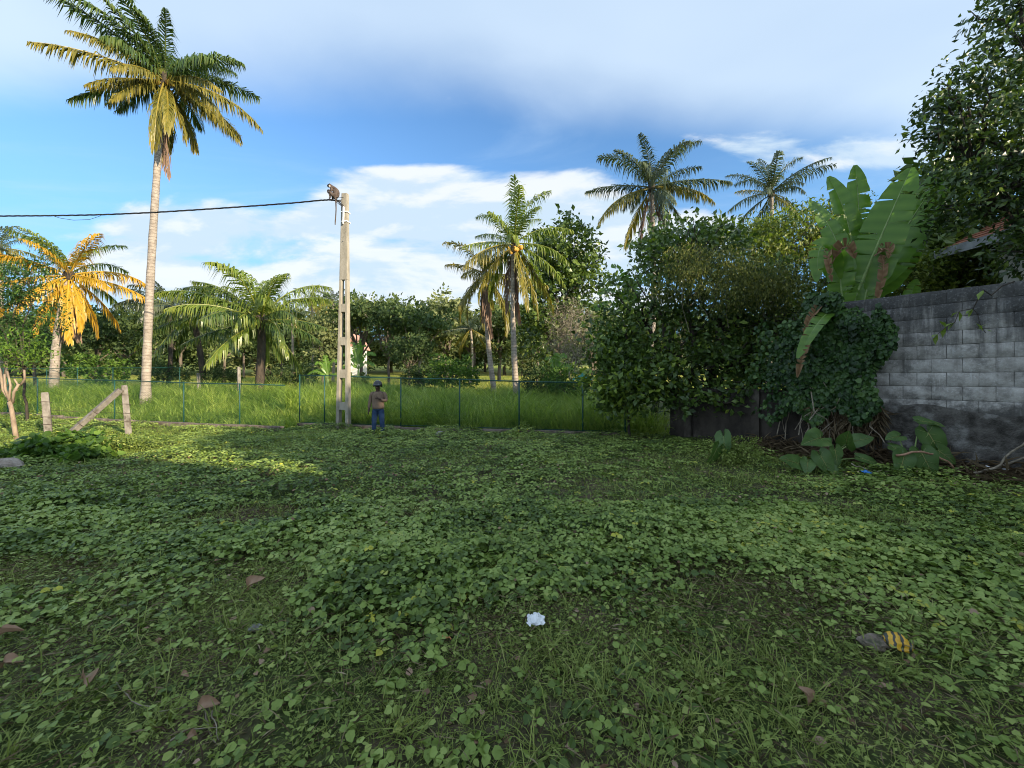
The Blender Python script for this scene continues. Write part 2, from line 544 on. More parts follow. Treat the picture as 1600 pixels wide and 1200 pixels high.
rib_m = surf_mat('green_rib', (.16, .24, .07), (.26, .34, .12), 9, .5, .1)
ribb_m = surf_mat('brown_rib', (.24, .12, .075), (.42, .25, .16), 9, .6, .2)
coco_m = surf_mat('coconut_husk', (.42, .20, .035), (.58, .33, .07), 9, .6, .2)
tile_m = surf_mat('clay_tile', (.20, .075, .045), (.34, .14, .08), 5, .85, .5, c3=(.08, .06, .05))
fascia_m = surf_mat('grey_fascia', (.20, .21, .22), (.32, .33, .34), 5, .8, .3)
hwall_m = surf_mat('painted_plaster', (.55, .53, .48), (.70, .68, .62), 2, .85, .2, c3=(.40, .38, .34))
pink_m = surf_mat('brick_pink_plaster', (.36, .21, .17), (.48, .30, .25), 5, .85, .3)
glass_m = surf_mat('dark_window', (.02, .025, .03), (.035, .04, .045), 3, .12, 0, spec=.6)
wire_m = surf_mat('rusty_wire', (.05, .035, .028), (.12, .08, .06), 30, .7, .1)
skin_m = surf_mat('brown_skin', (.048, .026, .018), (.066, .036, .024), 30, .5, .05, spec=.35)
shirt_m = surf_mat('tan_jersey', (.145, .10, .070), (.20, .14, .098), 16, .9, .25, bscale=9, bdist=.05)
denim_m = surf_mat('blue_denim', (.012, .030, .072), (.034, .066, .135), 7, .85, .25, bscale=9, bdist=.04)
helm_m = surf_mat('black_shell', (.012, .013, .016), (.02, .021, .024), 20, .18, 0, spec=.6)
visor_m = surf_mat('smoked_visor', (.02, .024, .03), (.03, .036, .044), 20, .08, 0, spec=.8)
shoe_m = surf_mat('dusty_sandal', (.12, .12, .13), (.22, .22, .23), 20, .7, .2)
fur_m = surf_mat('grey_brown_fur', (.055, .040, .032), (.11, .082, .066), 14, .9, .9, bscale=60, stretch=(1, 1, .4))
pfur_m = surf_mat('pale_fur', (.36, .30, .25), (.48, .42, .36), 14, .9, .6, bscale=60)
face_m = surf_mat('dark_face', (.022, .018, .018), (.04, .033, .032), 20, .7, .2)
soil_litter_m = surf_mat('brown_litter_soil', (.045, .03, .02), (.11, .075, .05), 8, .95, .8, bdist=.05)


def palm_bark():
    m, q = mat('palm_bark')
    co = q.add('ShaderNodeTexCoord').outputs['Object']
    wv = q.add('ShaderNodeTexWave', wave_type='BANDS', bands_direction='Z', wave_profile='SAW')
    q.put(wv.inputs['Vector'], co)
    wv.inputs['Scale'].default_value = 1.9
    wv.inputs['Distortion'].default_value = 2.2
    wv.inputs['Detail'].default_value = 3.0
    wv.inputs['Detail Scale'].default_value = 1.5
    n = q.noise(co, 4.0, 6.0, .65)
    n2 = q.noise(co, 14.0, 4.0, .6)
    col = q.mix(q.step(n, .3, .7), (.22, .185, .15), (.38, .33, .275))
    col = q.mix(q.m('MULTIPLY', q.step(wv.outputs['Fac'], .72, .95), .7), col, (.15, .115, .09))
    col = q.mix(q.step(n2, .60, .72), col, (.17, .135, .11))
    p = q.add('ShaderNodeBsdfPrincipled')
    q.put(p.inputs['Base Color'], col)
    p.inputs['Roughness'].default_value = .9
    b = q.add('ShaderNodeBump')
    b.inputs['Strength'].default_value = .7
    b.inputs['Distance'].default_value = .04
    q.put(b.inputs['Height'], q.m('ADD', wv.outputs['Fac'], n2))
    q.l.new(b.outputs[0], p.inputs['Normal'])
    finish(q, p.outputs[0])
    return m


palmbark_m = palm_bark()


def pole_concrete():
    m, q = mat('pole_concrete')
    co = q.add('ShaderNodeTexCoord').outputs['Object']
    mp = q.add('ShaderNodeMapping')
    q.put(mp.inputs['Vector'], co)
    mp.inputs['Scale'].default_value = (1, 1, .35)
    n = q.noise(mp.outputs[0], 4.0, 7.0, .65)
    n2 = q.noise(co, 22.0, 5.0, .7)
    n3 = q.noise(mp.outputs[0], 9.0, 5.0, .6)
    col = q.mix(q.step(n, .3, .7), (.21, .19, .145), (.33, .30, .24))
    col = q.mix(q.m('MULTIPLY', q.step(n3, .55, .72), .7), col, (.17, .155, .115))
    col = q.mix(q.m('MULTIPLY', q.step(n2, .6, .75), .5), col, (.45, .42, .36))
    p = q.add('ShaderNodeBsdfPrincipled')
    q.put(p.inputs['Base Color'], col)
    p.inputs['Roughness'].default_value = .9
    b = q.add('ShaderNodeBump')
    b.inputs['Strength'].default_value = .5
    b.inputs['Distance'].default_value = .015
    q.put(b.inputs['Height'], n2)
    q.l.new(b.outputs[0], p.inputs['Normal'])
    finish(q, p.outputs[0])
    return m


pole_m = pole_concrete()


def block_mat():
    """grey cement block; black algae that has run down from the wall's top"""
    m, q = mat('cement_block')
    pos = q.add('ShaderNodeNewGeometry').outputs['Position']
    rnd = q.add('ShaderNodeObjectInfo').outputs['Random']
    s = q.add('ShaderNodeSeparateXYZ')
    q.put(s.inputs[0], pos)
    n = q.noise(pos, 5.0, 8.0, .68)
    n2 = q.noise(pos, 26.0, 5.0, .7)
    col = q.mix(q.step(n, .28, .72), (.24, .222, .196), (.52, .49, .45))
    col = q.mix(q.m('MULTIPLY', rnd, .18), col, (.135, .13, .125))
    col = q.mix(q.m('MULTIPLY', q.step(n2, .56, .72), .7), col, (.56, .56, .555))
    mp = q.add('ShaderNodeMapping')
    q.put(mp.inputs['Vector'], pos)
    mp.inputs['Scale'].default_value = (4.5, 4.5, .5)
    st = q.noise(mp.outputs[0], 1.3, 7.0, .65)
    h = q.m('ADD', s.outputs[2], q.m('MULTIPLY', q.m('SUBTRACT', st, .5), 3.4))
    col = q.mix(q.m('MULTIPLY', q.step(q.noise(pos, 2.3, 8.0, .7), .50, .64), .65), col, (.10, .094, .085))
    col = q.mix(q.m('MULTIPLY', q.step(q.noise(mp.outputs[0], 2.1, 6.0, .7), .58, .70), .6), col, (.60, .59, .57))
    alg = q.step(h, 1.9, 3.2)
    speck = q.step(n2, .5, .68)
    algc = q.mix(q.m('MULTIPLY', speck, .7), (.042, .041, .040), (.17, .167, .16))
    col = q.mix(q.m('MULTIPLY', alg, .93), col, algc)
    low = q.step(q.m('ADD', s.outputs[2], q.m('MULTIPLY', q.m('SUBTRACT', n, .5), .8)), 1.35, 1.05)
    col = q.mix(q.m('MULTIPLY', low, .75), col, (.05, .047, .044))
    p = q.add('ShaderNodeBsdfPrincipled')
    q.put(p.inputs['Base Color'], col)
    p.inputs['Roughness'].default_value = .93
    b = q.add('ShaderNodeBump')
    b.inputs['Strength'].default_value = .8
    b.inputs['Distance'].default_value = .012
    q.put(b.inputs['Height'], q.m('ADD', n2, n))
    q.l.new(b.outputs[0], p.inputs['Normal'])
    finish(q, p.outputs[0])
    return m


block_m = block_mat()


def ground_mat():
    m, q = mat('soil_and_turf')
    pos = q.add('ShaderNodeNewGeometry').outputs['Position']
    s = q.add('ShaderNodeSeparateXYZ')
    q.put(s.inputs[0], pos)
    n = q.noise(pos, 1.1, 7.0, .65)
    n2 = q.noise(pos, 16.0, 7.0, .7)
    soil = q.mix(q.step(n2, .3, .7), (.055, .042, .028), (.15, .115, .076))
    turf = q.mix(q.step(n2, .35, .7), (.034, .05, .014), (.08, .11, .032))
    col = q.mix(q.step(n, .36, .58), soil, turf)
    n3 = q.noise(pos, .12, 5.0, .6)
    field = q.mix(q.step(n3, .35, .65), (.20, .235, .045), (.33, .32, .075))
    col = q.mix(q.step(s.outputs[1], 24.0, 34.0), col, field)
    wood = q.mix(q.step(q.noise(pos, .35, 6.0, .7), .35, .65), (.03, .05, .018), (.09, .13, .045))
    col = q.mix(q.step(s.outputs[1], 118.0, 130.0), col, wood)
    p = q.add('ShaderNodeBsdfPrincipled')
    q.put(p.inputs['Base Color'], col)
    p.inputs['Roughness'].default_value = .95
    p.inputs['Specular IOR Level'].default_value = .1
    b = q.add('ShaderNodeBump')
    b.inputs['Strength'].default_value = .8
    b.inputs['Distance'].default_value = .03
    q.put(b.inputs['Height'], n2)
    q.l.new(b.outputs[0], p.inputs['Normal'])
    finish(q, p.outputs[0])
    return m


# ================================================================== GROUND
def build_ground():
    def axis(lo, hi, fine0, fine1):
        a = list(np.arange(fine0, fine1, .3))
        x, st = fine1, .4
        while x < hi:
            a.append(x)
            x += st
            st *= 1.16
        a.append(hi)
        x, st = fine0 - .4, .4
        b = []
        while x > lo:
            b.append(x)
            x -= st
            st *= 1.16
        b.append(lo)
        return np.array(sorted(b) + a)
    xs, ys = axis(-900, 900, -14, 12), axis(-400, 900, -2, 17)
    gx, gy = np.meshgrid(xs, ys, indexing='xy')
    v = np.stack([gx, gy, gz(gx, gy)], -1).reshape(-1, 3)
    nx, ny = len(xs), len(ys)
    i, j = np.meshgrid(np.arange(ny - 1), np.arange(nx - 1), indexing='ij')
    q = np.stack([i * nx + j, i * nx + j + 1, (i + 1) * nx + j + 1, (i + 1) * nx + j], -1).reshape(-1, 4)
    o = MB().add(v, [q]).build('ground', ground_mat(), None, True)
    tag(o, kind='structure')


build_ground()

# ================================================================== WALLS ON THE RIGHT
W0 = np.array([4.77, 12.4])
WD = np.array([.602, -.799])                  # along the wall, towards the camera
WN = np.array([-.799, -.602])                 # out of the wall, into the yard
WANG = math.atan2(WD[1], WD[0])
AX = np.array([[WD[0], WD[1], 0], [-WN[0], -WN[1], 0], [0, 0, 1.0]])   # rows: along, into the wall, up


def wp(t, out=0.0, z=0.0):
    p = W0 + WD * t + WN * out
    return np.array([p[0], p[1], z])


def block_mesh(seed):
    """cement block with worn, chipped edges: length along x, depth along y, height along z, unit 0.39 x 0.12 x 0.252"""
    rng = np.random.default_rng(seed)
    L, D, H, b = .396, .12, .260, .007
    v, f = [], []
    xs, zs = np.array([-L / 2, -L / 2 + b, 0, L / 2 - b, L / 2]), np.array([-H / 2, -H / 2 + b, 0, H / 2 - b, H / 2])
    for i, x in enumerate(xs):
        for j, z in enumerate(zs):
            edge = (i in (0, 4)) or (j in (0, 4))
            y = -D / 2 + (.006 if edge else 0) + (rng.random() - .5) * .008
            v.append([x + (rng.random() - .5) * .006, y, z + (rng.random() - .5) * .006])
    q = [[i * 5 + j, (i + 1) * 5 + j, (i + 1) * 5 + j + 1, i * 5 + j + 1] for i in range(4) for j in range(4)]
    mb = MB().add(np.array(v), [np.array(q)])
    return mb.mesh('block', [block_m], True)


def build_walls():
    T_STEP, T_END, TOP, CH = 4.35, 12.4, 3.38, .264
    wroot = thing('block_wall', 'tall grey cement block wall with black stained top beside the yard', 'wall', wp((T_STEP + T_END) / 2, 0, -.2))
    mid = (T_STEP + T_END) / 2
    MB().box(wp(mid, -.09, (TOP - .006 - .4) / 2), (T_END - T_STEP, .16, TOP - .006 + .4), axes=AX).build('mortar_bed', mortar_m, wroot)
    # uneven plinth, as rough lumps in a row
    rng = np.random.default_rng(3)
    pl = MB()
    n = 46
    tt = np.linspace(T_STEP, T_END, n)
    rows = []
    for z, o in ((-.3, .16), (.25, .13), (.7, .10), (1.02, .085), (1.10, .06), (1.13, 0.0)):
        rows.append([wp(t, o + (rng.random() - .5) * .05, z + (0 if z < .9 else (vn(t, 0, .5, 8) - .5) * .22)) for t in tt])
    v = np.array(rows).reshape(-1, 3)
    q = [[a * n + i, a * n + i + 1, (a + 1) * n + i + 1, (a + 1) * n + i] for a in range(5) for i in range(n - 1)]
    pl.add(v, [np.array(q)])
    pl.build('plinth', plinth_m, wroot, True)
    meshes = [block_mesh(s) for s in range(5)]
    rows_n = int((TOP - 1.0) / CH)
    for r_ in range(rows_n + 1):
        z = TOP - CH * (r_ + .5)
        t = T_STEP + .2 + (.2 if r_ % 2 else 0)
        while t < T_END - .2:
            o = use(meshes[rng.integers(5)], 'block', wroot, wp(t, .065 - .06 + (rng.random() - .5) * .004, z + (rng.random() - .5) * .003),
                    (R(rng.normal() * .2), 0, WANG + R(rng.normal() * .25)))
            t += .401
    # the older low wall, black with damp, running on to the fence
    lw = thing('low_wall', 'low black stained cement wall under the thicket', 'wall', wp(2.2, 0, -.2))
    MB().box(wp(T_STEP / 2 + .45, -.08, .52), (T_STEP - .9 - .01, .15, 1.62), axes=AX).build('panel', loww_m, lw)
    MB().box(wp(.42, -.062, .50), (.46, .19, 1.55), axes=AX).build('panel', loww_m, lw)
    for t in (.78, 2.6):
        MB().box(wp(t, -.04, .55), (.20, .27, 1.70), axes=AX).build('pillar', loww_m, lw)
    MB().box(wp(T_STEP / 2 + .45, -.08, 1.36), (T_STEP - .92, .21, .06), axes=AX).build('coping', loww_m, lw)


build_walls()


# ================================================================== HOUSES BEYOND THE WALL
def gable_house(name, label, x0, x1, y0, y1, z0, eave, ridge, over, wm, rm, windows, along='y', group=None):
    c = ((x0 + x1) / 2, (y0 + y1) / 2, z0)
    h = thing(name, label, 'house', c, group)
    MB().box((c[0], c[1], (z0 + eave) / 2), (x1 - x0, y1 - y0, eave - z0)).build('wall', wm, h)
    rf = MB()
    if along == 'y':
        X0, X1, Ya, Yb = x0 - over, x1 + over, y0 - over, y1 + over
        dz = (ridge - eave) * over / ((x1 - x0) / 2 + over)
        e = eave - .02
        P = [(X0, Ya, e), (X0, Yb, e), (c[0], Yb, ridge), (c[0], Ya, ridge), (X1, Ya, e), (X1, Yb, e)]
        slopes = [(np.array(P[0]), np.array(P[1]), np.array(P[2]), np.array(P[3])), (np.array(P[5]), np.array(P[4]), np.array(P[3]), np.array(P[2]))]
        gab = [[(x0, y, eave) for y in (y0 + .05, y1 - .05)][k_] for k_ in (0, 1)]
        for y in (y0 + .02, y1 - .02):
            g = MB()
            a = [(x0, y - .015, eave), (x1, y - .015, eave), (c[0], y - .015, ridge - .15)]
            b = [(p[0], p[1] + .03, p[2]) for p in a]
            g.add(np.array(a + b), [np.array([[0, 1, 2], [5, 4, 3]]), np.array([[0, 3, 4, 1], [1, 4, 5, 2], [2, 5, 3, 0]])])
            g.build('gable', wm, h)
    for s in slopes:
        a, b, cc, d = s
        nrm = nrmz(np.cross(b - a, d - a))
        nrm = nrm if nrm[2] > 0 else -nrm
        rows = max(3, int(np.linalg.norm(d - a) / .32))
        for i in range(rows):                      # overlapping courses of tiles
            f0, f1 = i / rows, min(1, (i + 1.12) / rows)
            lo = [a + (d - a) * f0 + nrm * .05, b + (cc - b) * f0 + nrm * .05]
            hi = [a + (d - a) * f1 + nrm * .02, b + (cc - b) * f1 + nrm * .02]
            bot = [p - nrm * .05 for p in (lo[0], lo[1], hi[1], hi[0])]
            rf.frustum(bot, [lo[0], lo[1], hi[1], hi[0]])
    rf.build('roof', rm, h)
    for xx in (x0 - over - .03, x1 + over + .03):
        MB().box((xx, c[1], eave - .06), (.05, y1 - y0 + 2 * over, .26)).build('fascia', fascia_m, h)
    for (wx, wy, wz, ww, wh, side) in windows:
        if side == 'x':
            f = MB().box((wx, wy, wz), (.06, ww, wh)).build('window', hwall_m, h)
            MB().box((wx - .02, wy, wz), (.06, ww - .14, wh - .14)).build('pane', glass_m, f)
        else:
            f = MB().box((wx, wy, wz), (ww, .06, wh)).build('window', hwall_m, h)
            MB().box((wx, wy - .02, wz), (ww - .14, .06, wh - .14)).build('pane', glass_m, f)
    return h


gable_house('house', 'neighbouring tiled roof house with grey eave behind the block wall', 14.2, 22.5, 3.6, 11.6, -.3, 5.6, 8.2, .9, hwall_m, tile_m,
            [(14.2, 5.5, 3.9, 1.2, 1.3, 'x'), (14.2, 9.3, 3.9, 1.2, 1.3, 'x'), (17.0, 11.6, 3.9, 1.2, 1.3, 'y')])
gable_house('house', 'two storey tiled house behind the photographer', 3.4, 19.0, -20.0, -9.0, -.3, 6.0, 9.0, .8, hwall_m, tile_m,
            [(3.4, y, z, 1.2, 1.3, 'x') for y in (-18, -14.5, -11) for z in (1.3, 4.2)])


# ================================================================== TREES
def limb_path(a, b, rng, wob=.12, n=6):
    a, b = np.asarray(a, float), np.asarray(b, float)
    t = np.linspace(0, 1, n)[:, None]
    L = np.linalg.norm(b - a)
    w_ = rng.normal(size=(n, 3)) * wob * L * .35 * np.sin(t * math.pi)
    lift = np.array([0, 0, 1]) * np.sin(t * math.pi) * L * .06
    return a + (b - a) * t + w_ + lift


def tree(name, label, cat, base, blobs, n, size, leaf, bark, seed, tmpl=LEAF, r0=.16, fork=.35, group=None, **kw):
    rng = np.random.default_rng(seed)
    root = thing(name, label, cat, base, group)
    base = np.asarray(base, float)
    tops = np.array([b[0] for b in blobs], float)
    cen = tops.mean(0)
    fk = base + (cen - base) * fork
    tr = MB()
    tr.tube(limb_path(base - [0, 0, .2], fk, rng, .035), np.linspace(r0, r0 * .72, 6), 8)
    for c, r, wgt in blobs:
        r = np.broadcast_to(np.asarray(r, float), (3,))
        tr.tube(limb_path(fk, np.asarray(c), rng), np.linspace(r0 * .6, r0 * .16, 6), 6)
        for _ in range(9):
            e = np.asarray(c) + nrmz(rng.normal(size=3)) * r * .95
            tr.tube(limb_path(np.asarray(c) * .8 + fk * .2, e, rng, .15, 5), np.linspace(r0 * .22, r0 * .05, 5), 5)
    tr.build('trunk', bark, root, True)
    crown(MB(), blobs, n, size, seed + 1, tmpl, **kw).build('crown', leaf, root)
    return root


def B(px, py, y, rx, rz, ry=None, wgt=None):
    """Blob: centre at a pixel and distance; radii rx, rz in photograph pixels at that distance, ry in metres."""
    s = y / F
    a, b = rx * s, rz * s
    c = ry if ry is not None else (a + b) / 2
    return (at(px, py, y), (a, c, b), wgt if wgt is not None else (a * b + a * c + b * c))


# --- thicket over the low wall
tree('thicket_tree', 'broad dark leaved tree arching over the low black wall', 'tree', (5.9, 12.4, -.2),
     [B(985, 480, 12.6, 62, 62, 1.2), B(1035, 540, 12.2, 85, 70, 1.1), B(985, 590, 11.9, 55, 50, .9), B(1075, 390, 12.8, 68, 50, 1.3), B(1130, 480, 12.2, 95, 55, 1.4),
      B(1215, 500, 11.8, 70, 75, 1.2), B(1170, 445, 12.4, 68, 36, 1.3), B(1120, 550, 12.4, 70, 40, .8), B(1200, 580, 11.2, 60, 40, .8), B(955, 540, 12.4, 36, 60, .8), B(1185, 600, 10.7, 42, 42, .5), B(1115, 600, 11.5, 60, 24, .5), B(1150, 560, 11.4, 60, 36, .6), B(1125, 628, 10.7, 56, 16, .35), B(1050, 612, 11.6, 40, 20, .4)],
     14500, .18, dark_m, barkd_m, 11, LEAF, r0=.17, fork=.3, sig=.24, clump=14, up=.35, shell=.62)
tree('overhanging_shrub', 'leafy shrub spilling over the end of the green fence', 'shrub', (3.6, 12.1, -.2),
     [B(975, 620, 11.4, 42, 36, .55), B(1010, 585, 11.6, 45, 42, .6), B(945, 600, 11.8, 30, 40, .5)],
     2600, .19, dark_m, barkd_m, 14, LEAF, r0=.05, sig=.16, clump=10, up=.4, tint=(.4, 1.0))
tree('glossy_tree', 'tall glossy leaved treetop rising above the thicket below the larger right palm', 'tree', (5.2, 14.8, -.1),
     [B(1070, 385, 14.6, 58, 30, 1.2), B(1028, 415, 14.6, 36, 34, 1.0), B(1115, 388, 15, 46, 30, 1.0)],
     2600, .22, jak_m, barkd_m, 17, LEAF, r0=.15, sig=.26, clump=12, tint=(.3, 1.0))
tree('light_green_tree', 'light yellow green tree behind the thicket and banana plant', 'tree', (9.6, 16.8, 0),
     [B(1215, 375, 15.0, 60, 42, 1.3), B(1280, 355, 15, 56, 38, 1.3), B(1330, 395, 16, 60, 45, 1.3), B(1240, 430, 15.6, 70, 40, 1.2), B(1180, 370, 15.8, 30, 25, .8)],
     13000, .19, yel_m, bark_m, 21, NARROW, r0=.16, sig=.28, clump=14, droop=.9, rnd=.9)
tree('shrub', 'sparse light green bush beyond the block wall top', 'shrub', (13.2, 13.2, 0),
     [B(1430, 430, 13, 52, 42, 1.1), B(1500, 420, 13.4, 60, 45, 1.2), B(1465, 470, 12.8, 70, 30, 1.0), B(1560, 440, 13.4, 50, 50, 1.2)],
     7000, .14, yel_m, bark_m, 25, LEAF, r0=.08, sig=.26, clump=12, tint=(.2, .9))


def creeper():
    root = thing('creeper', 'fine leaved creeper draped over the top of the dark thicket', 'creeper', at(1150, 520, 11.7))
    bl = [B(1105, 412, 11.1, 62, 28, .7), B(1180, 428, 10.6, 62, 32, .7), B(1070, 445, 11.2, 42, 26, .7), B(1160, 462, 10.6, 84, 24, .7), B(1225, 455, 10.3, 40, 34, .6)]
    crown(MB(), bl, 13000, .085, 31, NARROW, clump=22, sig=.16, droop=2.2, up=.2, tint=(.1, .85), shell=.75, rnd=.8).build('foliage', creep_m, root)
    rng = np.random.default_rng(5)
    st = MB()
    for _ in range(16):
        a = at(1060 + 150 * rng.random(), 425 + 20 * rng.random(), 11.6)
        b = a + [(rng.random() - .5) * 1.4, -.3, -.7 - rng.random()]
        st.tube(limb_path(a, b, rng, .2, 6), .008, 4)
    st.build('stem', stick_m, root)


creeper()


def ivy():
    root = thing('ivy', 'dark heart leaved ivy smothering the end of the block wall', 'ivy', wp(4.5, .3, 0))
    rng = np.random.default_rng(41)
    n = 12000
    px = 1150 + rng.random(n * 2) * 250
    py = 455 + rng.random(n * 2) * 215
    ok = (py > 470 + np.clip((1265 - px), 0, 90) * .55 - 20 * np.sin(px * .05) - 10 * np.sin(px * .17)) & (px < 1385 - 16 * np.sin(py * .045) - np.clip((py - 560) * .12, 0, 20)) & (py < 650 + 12 * np.sin(px * .09))
    ok &= rng.random(n * 2) < (.25 + .75 * vn(px, py, 26, 12)) * np.clip((px - 1150 - 40 * vn(py, py, 40, 3)) / 90, 0, 1)
    px, py = px[ok][:n], py[ok][:n]
    m = len(px)
    u = (px - 800) / F
    # follow the wall's plane, standing off it in lumps
    out = .12 + .42 * vn(px, py, 34, 9) + .12 * rng.random(m) + .15 * np.exp(-((px - 1300) / 60) ** 2)
    p0 = W0[None] + WN[None] * out[:, None]
    t = (p0[:, 0] - u * p0[:, 1]) / (u * WD[1] - WD[0])
    xy = p0 + WD[None] * t[:, None]
    pos = np.stack([xy[:, 0], xy[:, 1], CAMZ - (py - HOR) / F * xy[:, 1]], -1)
    nm = np.array([WN[0], WN[1], .55]) + rng.normal(size=(m, 3)) * .45
    d = np.array([0, 0, -1.0]) + rng.normal(size=(m, 3)) * .55
    MB().scatter(LEAFR, pos, d, nm, .092 * (.4 + 1.1 * rng.random(m)), np.where(rng.random(m) < .05, 1.0, np.clip(.0 + .75 * vn(px, py, 16, 4) + (rng.random(m) - .5) * .6, 0, 1))).build('foliage', ivy_m, root)
    st = MB()
    for _ in range(26):
        tt = 3.6 + rng.random() * 1.4
        a = wp(tt, .16 + .2 * rng.random(), 1.0 + rng.random() * 1.2)
        b = wp(tt + (rng.random() - .5) * 1.0, .25 + .3 * rng.random(), .1 + .4 * rng.random())
        st.tube(limb_path(a, b, rng, .25, 7), .006 + .008 * rng.random(), 5)
    st.build('stem', stick_m, root)


ivy()

# --- the tree at the right edge and those that shade the yard
tree('leafy_tree', 'tall dark tree with swaying narrow leaves at the right edge above the wall', 'tree', (12.6, 8.0, -.2),
     [B(1565, 215, 8.4, 75, 120, 1.3), B(1500, 170, 8.6, 42, 60, .8), B(1480, 215, 8.6, 42, 36, .7), B(1530, 300, 8.2, 62, 42, .8), B(1620, 90, 8.4, 70, 60, 1.0), B(1690, 160, 8.4, 110, 120, 1.4),
      B(1640, 300, 8.0, 90, 90, 1.0), B(1610, 385, 7.9, 62, 40, .7), B(1590, -10, 8.6, 50, 30, .8), B(1720, 20, 8.4, 90, 100, 1.2)],
     17500, .155, jak_m, barkd_m, 51, leaf_t(.20, .04, .2), r0=.15, fork=.5, sig=.17, clump=14, droop=.5, up=.3, tint=(.05, .75))
SH = [((13.6, 3.4), 8.0, 2.6, 61, 'dense shade tree behind the block wall beside the tiled house'),
      ((16.4, -2.6), 8.5, 2.9, 62, 'tall shade tree standing between the two houses'),
      ((11.2, -1.8), 7.5, 2.3, 63, 'rounded shade tree at the corner of the two storey house'),
      ((16.5, 13.6), 9.0, 2.6, 64, 'tall tree behind the house with the grey eave')]
for (x, y), H, r, sd, lb in SH:
    tree('shade_tree', lb, 'tree', (x, y, -.2), [((x, y, H * .74), (r, r, H * .27), 3), ((x - r * .5, y + r * .4, H * .6), (r * .7, r * .7, H * .2), 1.4), ((x + r * .4, y - r * .5, H * .56), (r * .8, r * .8, H * .2), 1.4)],
         5200, .42, jak_m, barkd_m, sd, LEAF2, r0=.2, sig=.4, clump=12, shell=.45)


def hanging_spray():
    """leafy twig hanging in front of the block wall"""
    root = thing('hanging_twig', 'leafy light green twig hanging in front of the block wall', 'twig', at(1560, 455, 6.6))
    rng = np.random.default_rng(77)
    a, b = at(1585, 440, 6.6), at(1465, 522, 6.5)
    path = limb_path(a, b, rng, .1, 9)
    MB().tube(path, np.linspace(.012, .004, 9), 5).tube(limb_path(path[4], at(1540, 520, 6.5), rng, .1, 6), .005, 5).build('stem', barkd_m, root)
    lf = leaf_t(.24, .04, .15)
    md = lf and MB().scatter(lf, np.zeros((1, 3)), np.array([[1., 0, 0]]), np.array([[0, 0, 1.]]), 1.0, .9).mesh('leaf', [dark_m])
    for p in list(path[3:]) * 2 + [at(1535, 515, 6.5), at(1545, 505, 6.5), at(1525, 505, 6.5)]:
        d = Vector((-.6 + rng.normal() * .5, rng.normal() * .5, -.5 + rng.normal() * .35))
        use(md, 'leaf', root, p, d.to_track_quat('X', 'Z').to_euler(), .13 + .06 * rng.random())


hanging_spray()


# ================================================================== PALMS
def frond_mesh(e0, droop, seed, nl=44, hang=.8, w=.005):
    rng = np.random.default_rng(seed)
    n = 13
    s = np.linspace(0, 1, n)
    ang = np.maximum(R(e0) - R(droop) * s ** 1.55, R(-89))
    dx = np.cos(ang)
    dz = np.sin(ang)
    side_bend = (rng.random() - .5) * 1.1
    pts = np.zeros((n, 3))
    for i in range(1, n):
        pts[i] = pts[i - 1] + np.array([dx[i], side_bend * s[i] * .5, dz[i]]) / (n - 1)
    mb = MB()
    mb.tube(pts, np.linspace(.012, .0015, n), 5, 0, .9)
    gdir = np.array([0, 0, -1.0])
    roll = (rng.random() - .5) * .7
    for sd in (-1, 1):
        ss = .13 + .86 * (np.arange(nl) + rng.random(nl) * .5) / nl
        p0 = np.stack([np.interp(ss, s, pts[:, c]) for c in range(3)], -1)
        a = np.interp(ss, s, ang)
        f = np.stack([np.cos(a), np.zeros(nl), np.sin(a)], -1)
        upv = np.stack([-np.sin(a), np.zeros(nl), np.cos(a)], -1)
        lat = np.array([0, sd * 1.0, 0]) * math.cos(roll) + upv * math.sin(roll) * sd
        L = .25 * np.clip(np.sin(math.pi * (.10 + .84 * ss)), .05, 1) ** .75 * (.85 + .3 * rng.random(nl))
        d = nrmz(f * (.40 + .60 * ss)[:, None] + lat * (1.0 - .35 * hang * .6) + upv * .30 + gdir * hang * .42 + rng.normal(size=(nl, 3)) * .17)
        d2 = nrmz(d * .8 + gdir * hang * (1.0 + .9 * rng.random(nl))[:, None] + rng.normal(size=(nl, 3)) * .12)
        wv = nrmz(f - d * np.sum(f * d, -1, keepdims=True)) * w
        p1 = p0 + d * (L * .42)[:, None]
        p2 = p1 + d2 * (L * .58)[:, None]
        v = np.stack([p0 - wv * .6, p0 + wv * .6, p1 + wv, p1 - wv, p2], 1).reshape(-1, 3)
        base = (np.arange(nl) * 5)[:, None]
        t = np.clip(.35 + (rng.random(nl) - .5) * .4 + .25 * ss ** 2, 0, 1)
        tt = np.stack([t, t, t + .08, t + .08, t + .25], 1).ravel()
        mb.add(v, [base + np.array([[0, 1, 2, 3]]), base + np.array([[3, 2, 4]])], 0, np.clip(tt, 0, 1))
    return mb.mesh('frond', [fr_green])


FR = {}


def frond_lib(e, nl=44, w=.005):
    e = int(round(e / 12.0)) * 12
    sd = random.randint(0, 2)
    key = (e, sd, nl)
    if key not in FR:
        drp = (26 + max(0, e) * .40) + sd * 14
        FR[key] = frond_mesh(e, drp, 3000 + e * 7 + sd, nl, .75 + 1.0 * (1 - max(0, e) / 90) + sd * .15, w)
    return FR[key]


